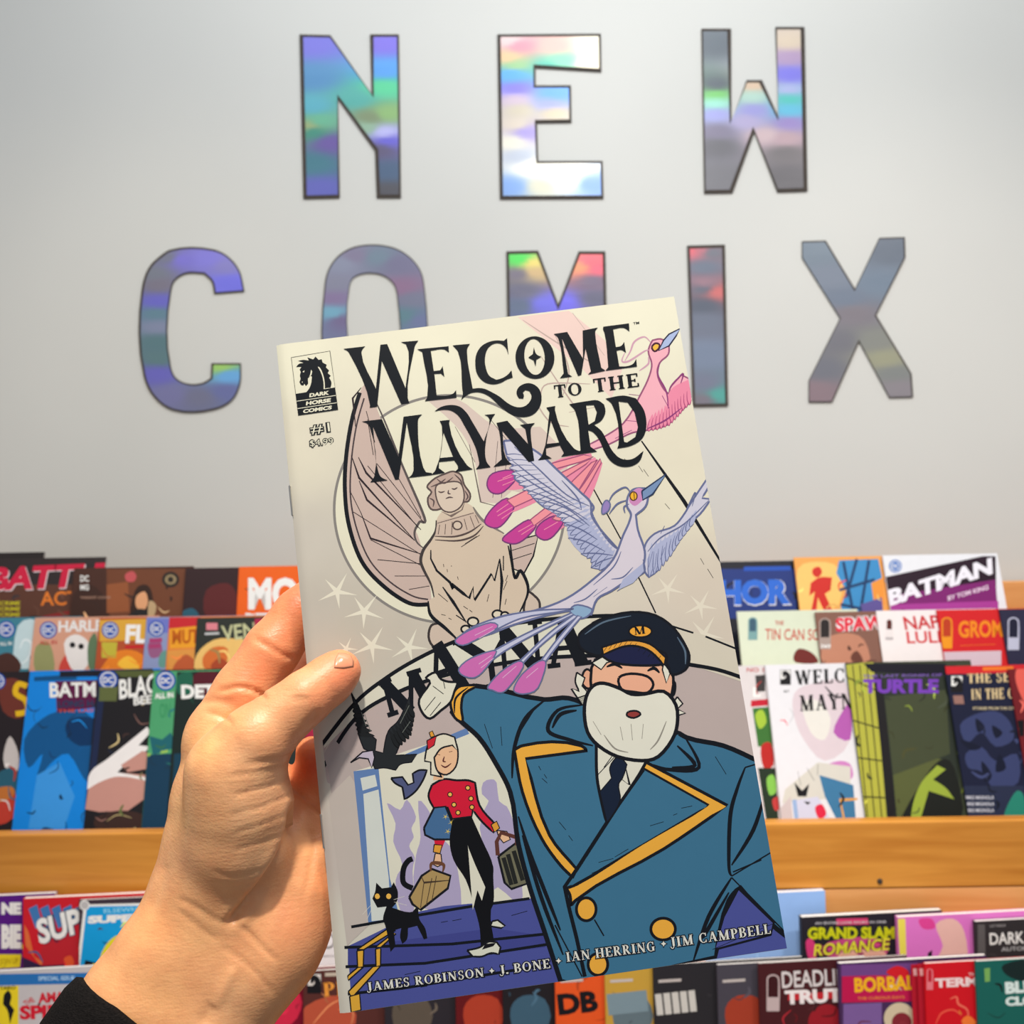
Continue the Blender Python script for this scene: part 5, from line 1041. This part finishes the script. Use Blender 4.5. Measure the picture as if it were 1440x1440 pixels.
def ink_grid(name, f, nx, ny, colf, mat, parent, mw):
    V = [f(i / nx, j / ny) for j in range(ny + 1) for i in range(nx + 1)]
    C = [lin(colf(i / nx, j / ny)) for j in range(ny + 1) for i in range(nx + 1)]
    F = [(j * (nx + 1) + i, j * (nx + 1) + i + 1, (j + 1) * (nx + 1) + i + 1, (j + 1) * (nx + 1) + i) for j in range(ny) for i in range(nx)]
    me = mesh(name, V, F); a = me.color_attributes.new('ink', 'FLOAT_COLOR', 'POINT')
    a.data.foreach_set('color', [x for c in C for x in c])
    o = link(name, me, mat, parent, mw, smooth=True); return o

def spine_drop(x):                      # the cover rolls back towards the folded spine
    r = 0.0035
    return 0.0 if x > r else -0.0011 * ((r - x) / r) ** 2

def held_comic():
    root = empty('comic_book'); root.matrix_world = BMW
    tag(root, 'large comic held up in the hand, cream cover with blue-coated doorman and two wading birds', 'comic book')
    bpy.context.view_layer.update()
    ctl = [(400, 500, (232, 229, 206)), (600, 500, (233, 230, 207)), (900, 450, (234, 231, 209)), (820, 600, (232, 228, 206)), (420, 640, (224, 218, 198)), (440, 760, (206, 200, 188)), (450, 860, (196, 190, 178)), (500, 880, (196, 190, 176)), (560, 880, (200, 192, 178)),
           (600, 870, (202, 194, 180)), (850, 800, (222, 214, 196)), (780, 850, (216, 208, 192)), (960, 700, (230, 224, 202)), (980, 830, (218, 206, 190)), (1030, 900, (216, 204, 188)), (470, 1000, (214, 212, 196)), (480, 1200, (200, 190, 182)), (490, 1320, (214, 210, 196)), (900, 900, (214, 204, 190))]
    bo = Ink(BO, BX, BY, BW, BH)
    def px(u, v):
        q = BO + BX * (u * BW) - BY * (v * BH) - CAM; d = q.dot(FW); return (720 + FPX * q.dot(RT) / d, 720 - FPX * q.dot(UP) / d)
    us = lambda u: u * u * 0.15 + u * 0.85
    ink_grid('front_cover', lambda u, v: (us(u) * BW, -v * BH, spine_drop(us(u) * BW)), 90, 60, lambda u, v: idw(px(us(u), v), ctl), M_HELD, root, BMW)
    # inner pages and back cover, each a thin bent sheet bundle folding into the same spine
    def sheet(name, z0, z1, mat, grow=0.0):
        nx, ny = 60, 8; V = []; F = []
        for k, z in ((0, z0), (1, z1)):
            for j in range(ny + 1):
                for i in range(nx + 1):
                    x = (i / nx) ** 1.6 * (BW - 0.0006 + grow)
                    V.append((x, -0.0003 - j / ny * (BH - 0.0006), min(spine_drop(x) - 0.0002, 0) + z - (0.0 if k == 0 else 0.0)))
        n = (nx + 1) * (ny + 1); q = lambda k, i, j: k * n + j * (nx + 1) + i
        for j in range(ny):
            for i in range(nx):
                F.append((q(0, i, j), q(0, i + 1, j), q(0, i + 1, j + 1), q(0, i, j + 1))[::-1]); F.append((q(1, i, j), q(1, i + 1, j), q(1, i + 1, j + 1), q(1, i, j + 1)))
        for i in range(nx): F.append((q(0, i, 0), q(1, i, 0), q(1, i + 1, 0), q(0, i + 1, 0))); F.append((q(0, i, ny), q(0, i + 1, ny), q(1, i + 1, ny), q(1, i, ny)))
        for j in range(ny): F.append((q(0, 0, j), q(0, 0, j + 1), q(1, 0, j + 1), q(1, 0, j))); F.append((q(0, nx, j), q(1, nx, j), q(1, nx, j + 1), q(0, nx, j + 1)))
        link(name, mesh(name, V, F), mat, root, BMW, smooth=False)
    sheet('pages', -0.0001, -0.0016, M_PAGES); sheet('back_cover', -0.00165, -0.0019, mat_plain('plain_back_cover', (206, 196, 188), 0.45, 0.04, 60))
    for yy in (0.0665, 0.196):
        bm = bmesh.new()
        for a, b, r in (((0.0, -yy + .006, -.0002), (0.0, -yy - .006, -.0002), .00035), ((0.0, -yy + .006, -.0002), (.0, -yy + .006, -.0012), .00035), ((0.0, -yy - .006, -.0002), (.0, -yy - .006, -.0012), .00035)):
            a, b = Vector(a), Vector(b); c = bmesh.ops.create_cone(bm, cap_ends=True, segments=8, radius1=r, radius2=r, depth=(b - a).length)
            bmesh.ops.transform(bm, matrix=Matrix.Translation((a + b) / 2) @ (b - a).to_track_quat('Z', 'Y').to_matrix().to_4x4(), verts=c['verts'])
        me = D.meshes.new('staple'); bm.to_mesh(me); bm.free(); link('staple', me, M_STEEL, root, BMW)
    paint_cover(root)
    return root
# ---------------------------------------------------------------- the hand and sleeve
def surface_nets(F, org, h):
    """smooth watertight surface of F<0 sampled on a regular grid"""
    S = F < 0; nx, ny, nz = F.shape
    cnt = np.zeros((nx - 1, ny - 1, nz - 1)); acc = np.zeros((nx - 1, ny - 1, nz - 1, 3))
    for ax in range(3):
        o1, o2 = [a for a in range(3) if a != ax]
        for da in (0, 1):
            for db in (0, 1):
                s0 = [slice(0, -1)] * 3; s0[o1] = slice(da, F.shape[o1] - 1 + da); s0[o2] = slice(db, F.shape[o2] - 1 + db)
                s1 = list(s0); s0[ax] = slice(0, F.shape[ax] - 1); s1[ax] = slice(1, F.shape[ax])
                a, b = F[tuple(s0)], F[tuple(s1)]; cr = (a < 0) != (b < 0)
                t = np.where(cr, a / np.where(cr, a - b, 1), 0)
                cnt += cr; p = [None] * 3; p[ax] = t; p[o1] = np.full_like(t, da); p[o2] = np.full_like(t, db)
                for i in range(3): acc[..., i] += np.where(cr, p[i], 0)
    act = cnt > 0; idx = -np.ones(act.shape, int); idx[act] = np.arange(act.sum())
    cells = np.argwhere(act); V = (cells + acc[act] / cnt[act][:, None]) * h + org
    Q = []
    for ax in range(3):
        o1, o2 = (ax + 1) % 3, (ax + 2) % 3
        s0 = [slice(1, -1)] * 3; s0[ax] = slice(0, F.shape[ax] - 1); s1 = list(s0); s1[ax] = slice(1, F.shape[ax])
        a, b = S[tuple(s0)], S[tuple(s1)]
        for flag, rev in ((a & ~b, False), (~a & b, True)):
            c = np.argwhere(flag); c[:, o1] += 1; c[:, o2] += 1
            q = []
            for da, db in ((0, 0), (-1, 0), (-1, -1), (0, -1)):
                d = c.copy(); d[:, o1] += da; d[:, o2] += db; q.append(idx[d[:, 0], d[:, 1], d[:, 2]])
            q = np.stack(q, 1); Q.append(q[:, ::-1] if rev else q)
    return V, np.concatenate(Q)

def cpt(px, py, d): return np.array([(px - 720) / FPX * d, (720 - py) / FPX * d, d])
# chains of (px, py, distance, radius in photo pixels); groups blend softly inside, gently between
HAND = [
 ('thumb', .003, [(477, 944, .3920, 31), (462, 957, .390, 34), (430, 981, .3845, 37), (400, 1005, .383, 40), (362, 1040, .380, 50), (330, 1090, .3815, 64)]),
 ('thenar', .006, [(330, 1085, .3815, 64), (336, 1130, .3835, 73), (334, 1180, .386, 74), (322, 1225, .389, 68)]),
 ('index', .003, [(314, 1026, .410, 47), (345, 974, .413, 44), (383, 913, .4175, 38.5), (421, 864, .4235, 35.5), (470, 822, .428, 34), (515, 784, .429, 29)]),
 ('middle', .004, [(330, 1050, .430, 50), (392, 1000, .442, 42), (455, 945, .4455, 40), (520, 860, .438, 36), (560, 835, .433, 31)]),
 ('ring', .004, [(438, 1058, .4075, 23), (446, 1085, .413, 31), (458, 1120, .420, 36), (478, 1160, .428, 38), (470, 1190, .432, 42), (420, 1190, .428, 50)]),
 ('palm', .010, [(312, 1062, .407, 52), (312, 1120, .405, 68), (306, 1190, .402, 74), (296, 1250, .398, 80), (290, 1300, .394, 80)]),
 ('palm2', .010, [(360, 1110, .420, 55), (385, 1170, .412, 60), (360, 1240, .404, 64)]),
 ('heel', .007, [(420, 1178, .409, 46), (422, 1215, .405, 57), (416, 1250, .401, 62), (404, 1290, .397, 62), (384, 1330, .393, 64)]),
 ('wrist_l', .008, [(285, 1290, .393, 72), (240, 1345, .388, 76), (195, 1410, .384, 80), (120, 1520, .378, 86), (70, 1600, .374, 90)]),
 ('wrist_r', .008, [(382, 1325, .392, 66), (345, 1372, .388, 70), (300, 1435, .384, 76), (220, 1550, .378, 84), (160, 1640, .374, 88)]),
 ('wrist_m', .008, [(330, 1290, .394, 70), (290, 1362, .389, 74), (245, 1425, .385, 78), (170, 1535, .379, 84)]),
]
CREASE = [  # (photo polyline, width px, depth m)
 ('308,972 335,966 360,972 374,982', 3.2, .0011), ('358,898 376,908 396,920 412,926', 4, .0007), ('290,1002 308,1006 326,1016', 3.5, .0006),
 ('285,988 305,985 330,990', 4, .0005), ('345,1074 375,1070 400,1066 412,1060', 3.2, .0006), ('322,1092 360,1086 395,1078 413,1070', 2.6, .0004), ('330,1118 370,1108 412,1094', 2.8, .0005),
 ('325,1146 370,1134 412,1116', 2.4, .0004), ('330,1172 372,1158 410,1142', 2.4, .00035), ('330,1195 370,1184 402,1172', 2.4, .0003), ('300,1225 330,1232 372,1222', 3, .0003), ('320,1248 345,1245 360,1236', 2.6, .0003),
 ('252,1264 275,1276 300,1292 318,1298', 3.5, .0006), ('250,1280 280,1305 305,1322', 3.5, .0004), ('332,1300 350,1312 370,1334 388,1350', 3.5, .0006), ('312,1332 340,1350 372,1382 384,1396', 3.5, .0004),
 ('413,1138 408,1175 392,1212 366,1250 340,1280 322,1298', 6, .0030), ('436,1168 440,1200 430,1260', 5, .0006), ('410,985 422,982 434,984', 3, .0004), ('446,1000 440,1012 430,1018', 4, .0005), ('300,1412 285,1440', 9, .0010), ('330,1360 300,1420', 8, -.0008), ('412,1112 436,1130 462,1152', 3, .0012),
 ('232,1215 225,1245 210,1280', 8, .0007), ('326,1016 304,1046', 6, .0005),
]
def hand():
    h = .00115
    los, his = [], []
    for n, k, ch in HAND:
        for px, py, d, r in ch: c = cpt(px, py, d); R = r * d / FPX; los.append(c - R); his.append(c + R)
    lo = np.min(los, 0) - .006; hi = np.max(his, 0) + .006
    dims = np.ceil((hi - lo) / h).astype(int) + 1
    ax = [lo[i] + np.arange(dims[i]) * h for i in range(3)]
    F = np.full(tuple(dims), 1.0, dtype=np.float32)
    def smin(a, b, k):
        q = np.maximum(k - np.abs(a - b), 0) / k; return np.minimum(a, b) - q * q * k * .25
    for n, kk, ch in HAND:
        C = [(cpt(px, py, d), r * d / FPX) for px, py, d, r in ch]
        blo = np.min([c - r for c, r in C], 0) - .014; bhi = np.max([c + r for c, r in C], 0) + .014
        i0 = np.maximum(((blo - lo) / h).astype(int), 0); i1 = np.minimum(((bhi - lo) / h).astype(int) + 2, dims)
        X = ax[0][i0[0]:i1[0], None, None]; Y = ax[1][None, i0[1]:i1[1], None]; Z = ax[2][None, None, i0[2]:i1[2]]
        G = None
        for (a, ra), (b, rb) in zip(C, C[1:]):
            ab = b - a; L2 = float(ab @ ab)
            t = np.clip(((X - a[0]) * ab[0] + (Y - a[1]) * ab[1] + (Z - a[2]) * ab[2]) / L2, 0, 1)
            d = np.sqrt((X - a[0] - t * ab[0]) ** 2 + (Y - a[1] - t * ab[1]) ** 2 + (Z - a[2] - t * ab[2]) ** 2) - (ra + (rb - ra) * t)
            d = d.astype(np.float32); G = d if G is None else smin(G, d, .003)
        sl = (slice(i0[0], i1[0]), slice(i0[1], i1[1]), slice(i0[2], i1[2]))
        F[sl] = smin(F[sl], G, kk)
    V, Q = surface_nets(F, lo, h)
    # one round of relaxation, then press in the skin folds
    E = np.concatenate([Q[:, [0, 1]], Q[:, [1, 2]], Q[:, [2, 3]], Q[:, [3, 0]]])
    for _ in range(5):
        s = np.zeros_like(V); c = np.zeros(len(V))
        np.add.at(s, E[:, 0], V[E[:, 1]]); np.add.at(c, E[:, 0], 1); np.add.at(s, E[:, 1], V[E[:, 0]]); np.add.at(c, E[:, 1], 1)
        V = V * .45 + s / c[:, None] * .55
    N = np.zeros_like(V); fn = np.cross(V[Q[:, 2]] - V[Q[:, 0]], V[Q[:, 3]] - V[Q[:, 1]])
    for i in range(4): np.add.at(N, Q[:, i], fn)
    N /= np.linalg.norm(N, axis=1)[:, None] + 1e-12
    PX = 720 + FPX * V[:, 0] / V[:, 2]; PY = 720 - FPX * V[:, 1] / V[:, 2]; front = N[:, 2] < .15
    disp = np.zeros(len(V))
    for s, wd, dp in CREASE:
        p = [np.array(a) for a in smooth_open(pts(s), 5)]; best = np.full(len(V), 1e9); tt = np.zeros(len(V))
        for k, (a, b) in enumerate(zip(p, p[1:])):
            ab = b - a; t = np.clip(((PX - a[0]) * ab[0] + (PY - a[1]) * ab[1]) / (ab @ ab), 0, 1)
            d = np.hypot(PX - a[0] - t * ab[0], PY - a[1] - t * ab[1]); m_ = d < best; best[m_] = d[m_]; tt[m_] = (k + t[m_]) / (len(p) - 1)
        fade = np.clip(np.minimum(tt, 1 - tt) * 6 + .35, 0, 1)
        disp += dp * fade * (np.exp(-(best / wd) ** 2) - .12 * np.exp(-((best - 2.4 * wd) / wd) ** 2))
    V = V - N * (disp * front)[:, None]
    # skin tone: warmer at fingertips, folds and the side of the thumb
    tone = [(485, 950, (240, 150, 112)), (450, 985, (238, 160, 118)), (420, 975, (238, 178, 134)), (380, 1010, (238, 184, 140)), (340, 1060, (238, 186, 142)), (370, 1110, (234, 184, 142)), (340, 1150, (232, 184, 142)), (360, 1210, (222, 176, 136)),
            (300, 1150, (238, 184, 136)), (260, 1150, (240, 190, 138)), (290, 1050, (240, 190, 134)), (330, 985, (236, 160, 114)), (360, 940, (236, 150, 108)), (400, 880, (232, 150, 108)), (430, 850, (228, 138, 98)), (320, 1010, (240, 178, 126)), (440, 1080, (222, 108, 66)), (440, 1190, (238, 176, 126)),
            (455, 1240, (238, 164, 114)), (420, 1300, (226, 156, 112)), (350, 1330, (228, 170, 124)), (280, 1310, (234, 180, 130)), (220, 1300, (236, 176, 124)), (220, 1400, (236, 180, 128)), (330, 1410, (220, 170, 128)), (300, 1250, (232, 176, 130))]
    acc = np.zeros((len(V), 3)); ws = np.zeros(len(V))
    for x, y, c in tone: wt = 1 / (((PX - x) ** 2 + (PY - y) ** 2) ** 1.1 + 30); ws += wt; acc += wt[:, None] * np.array(lin(c)[:3])
    acc /= ws[:, None]; acc *= np.array((1.0, .93, .82))
    W = CAM[:] + V[:, :1] * np.array(RT) + V[:, 1:2] * np.array(UP) + V[:, 2:] * np.array(FW)
    # (right, up, forward) is left-handed, so faces are reversed
    me = D.meshes.new('hand'); me.from_pydata(W.tolist(), [], Q[:, ::-1].tolist()); me.update()
    a = me.color_attributes.new('ink', 'FLOAT_COLOR', 'POINT'); a.data.foreach_set('color', np.concatenate([acc, np.ones((len(V), 1))], 1).ravel())
    mt, nt, b = new_mat('skin')
    at_ = nod(nt, 'ShaderNodeAttribute'); at_.attribute_name = 'ink'; tc = nod(nt, 'ShaderNodeTexCoord')
    n1 = nod(nt, 'ShaderNodeTexNoise'); n1.inputs['Scale'].default_value = 130; n1.inputs['Detail'].default_value = 4
    rp = nod(nt, 'ShaderNodeValToRGB'); rp.color_ramp.elements[0].position = .3; rp.color_ramp.elements[0].color = (.90, .82, .80, 1); rp.color_ramp.elements[1].position = .7; rp.color_ramp.elements[1].color = (1, 1, 1, 1)
    mx = nod(nt, 'ShaderNodeMix', data_type='RGBA', blend_type='MULTIPLY'); mx.inputs[0].default_value = 1
    nt.links.new(tc.outputs['Object'], n1.inputs['Vector']); nt.links.new(n1.outputs['Fac'], rp.inputs[0]); nt.links.new(at_.outputs['Color'], mx.inputs[6]); nt.links.new(rp.outputs[0], mx.inputs[7]); nt.links.new(mx.outputs[2], b.inputs['Base Color'])
    b.inputs['Roughness'].default_value = .42; b.inputs['Specular IOR Level'].default_value = .42
    b.inputs['Subsurface Weight'].default_value = .22; b.inputs['Subsurface Radius'].default_value = (1, .35, .18); b.inputs['Subsurface Scale'].default_value = .004
    mp = nod(nt, 'ShaderNodeMapping'); mp.inputs['Rotation'].default_value = (0, math.radians(-58), 0); mp.inputs['Scale'].default_value = (260, 260, 900)
    n2 = nod(nt, 'ShaderNodeTexNoise'); n2.inputs['Scale'].default_value = 1; n2.inputs['Detail'].default_value = 4
    vo = nod(nt, 'ShaderNodeTexVoronoi'); vo.inputs['Scale'].default_value = 1100
    ad = nod(nt, 'ShaderNodeMath', operation='MULTIPLY_ADD'); ad.inputs[1].default_value = .35
    nt.links.new(tc.outputs['Object'], mp.inputs[0]); nt.links.new(mp.outputs[0], n2.inputs['Vector']); nt.links.new(tc.outputs['Object'], vo.inputs['Vector']); nt.links.new(vo.outputs['Distance'], ad.inputs[0]); nt.links.new(n2.outputs['Fac'], ad.inputs[2])
    bp = nod(nt, 'ShaderNodeBump'); bp.inputs['Strength'].default_value = .38; bp.inputs['Distance'].default_value = .0004
    nt.links.new(ad.outputs[0], bp.inputs['Height']); nt.links.new(bp.outputs[0], b.inputs['Normal'])
    root = empty('person', at(250, 1400, .386)); tag(root, 'person seen as a left hand and black cuff, gripping the large comic', 'person')
    bpy.context.view_layer.update(); I4 = Matrix.Identity(4)
    ho = link('hand', me, mt, root, I4, smooth=True)
    # nails lie on the skin where it curves away at the fingertips
    tree = BVHTree.FromPolygons([tuple(v) for v in W.tolist()], Q[:, ::-1].tolist())
    def nail(corner, rows=8, cols=8, lift=.0005):
        tl, tr, br, bl = [np.array(c, float) for c in corner]; V2, F2 = [], []
        for k in (0, 1):
            for j in range(rows + 1):
                for i in range(cols + 1):
                    u, v = i / cols, j / rows; p = tl * (1 - u) * (1 - v) + tr * u * (1 - v) + br * u * v + bl * (1 - u) * v
                    cx = (tl + tr + br + bl) / 4; e = max(abs(u - .5), abs(v - .5)) * 2; rr = 1 - .16 * (abs(2 * u - 1) * abs(2 * v - 1)); p = cx + (p - cx) * rr
                    d = (at(p[0], p[1], 1) - CAM).normalized(); loc, nn, _, _ = tree.ray_cast(CAM, d)
                    if loc is None: return
                    V2.append(loc + nn * (lift * (1 - .5 * e * e) if k == 0 else -.0003))
        n = (rows + 1) * (cols + 1)
        for j in range(rows):
            for i in range(cols):
                a_ = j * (cols + 1) + i; F2.append((a_, a_ + cols + 1, a_ + cols + 2, a_ + 1))
        rim = [i for i in range(cols + 1)] + [j * (cols + 1) + cols for j in range(1, rows + 1)] + [rows * (cols + 1) + i for i in range(cols - 1, -1, -1)] + [j * (cols + 1) for j in range(rows - 1, 0, -1)]
        for a_, b_ in zip(rim, rim[1:] + rim[:1]): F2.append((a_, b_, b_ + n, a_ + n))
        me2 = mesh('fingernail', V2, F2); link('fingernail', me2, M_NAIL, root, I4, smooth=True)
        p0, p1 = tl * .93 + bl * .07, tr * .93 + br * .07
    nail([(474, 917), (495, 921), (499, 939), (467, 941)])
    # sleeve: a knitted black tube round the forearm, open at the cuff with a turned edge
    bm = bmesh.new(); NS = 44; rings = []
    axis0, axis1 = Vector(at(226, 1462, .3845)), Vector(at(112, 1640, .374)); ad_ = (axis1 - axis0).normalized()
    sx = (RT * .85 + UP * -.5); sx = (sx - ad_ * sx.dot(ad_)).normalized(); sy = ad_.cross(sx)
    prof = [(0.016, .034, .024), (.004, .0355, .026), (0.0, .0375, .0275), (.001, .0395, .0295), (.006, .0408, .031), (.02, .0412, .0315), (.022, .0408, .0312), (.05, .0425, .033), (.1, .045, .036)]
    for t, a_, b_ in prof:
        rings.append([bm.verts.new(axis0 + ad_ * (t + .0035 * math.cos(2 * math.pi * i / NS) + .009 * math.sin(2 * math.pi * i / NS) * (1 if sy.dot(FW) > 0 else -1)) + sx * (a_ * math.cos(2 * math.pi * i / NS)) + sy * (b_ * math.sin(2 * math.pi * i / NS))) for i in range(NS)])
    for r0, r1 in zip(rings, rings[1:]):
        for i in range(NS): bm.faces.new((r0[i], r0[(i + 1) % NS], r1[(i + 1) % NS], r1[i]))
    bmesh.ops.recalc_face_normals(bm, faces=bm.faces[:]); me3 = D.meshes.new('sleeve'); bm.to_mesh(me3); bm.free()
    link('sleeve', me3, M_CLOTH, root, I4, smooth=True)['label'] = 'black knitted cuff'
    return root
M_NAIL = mat_plain('fingernail', (224, 146, 110), .2, .03, 200, spec=.6)
M_CLOTH = mat_plain('black_knit', (22, 19, 18), .9, .5, 900, bump=.8, spec=.1, stretch=(1, 1, 3))
structure()
rack()
foil_letters()
upper_left(); upper_right(); lower(); flush()
held_comic()
hand()
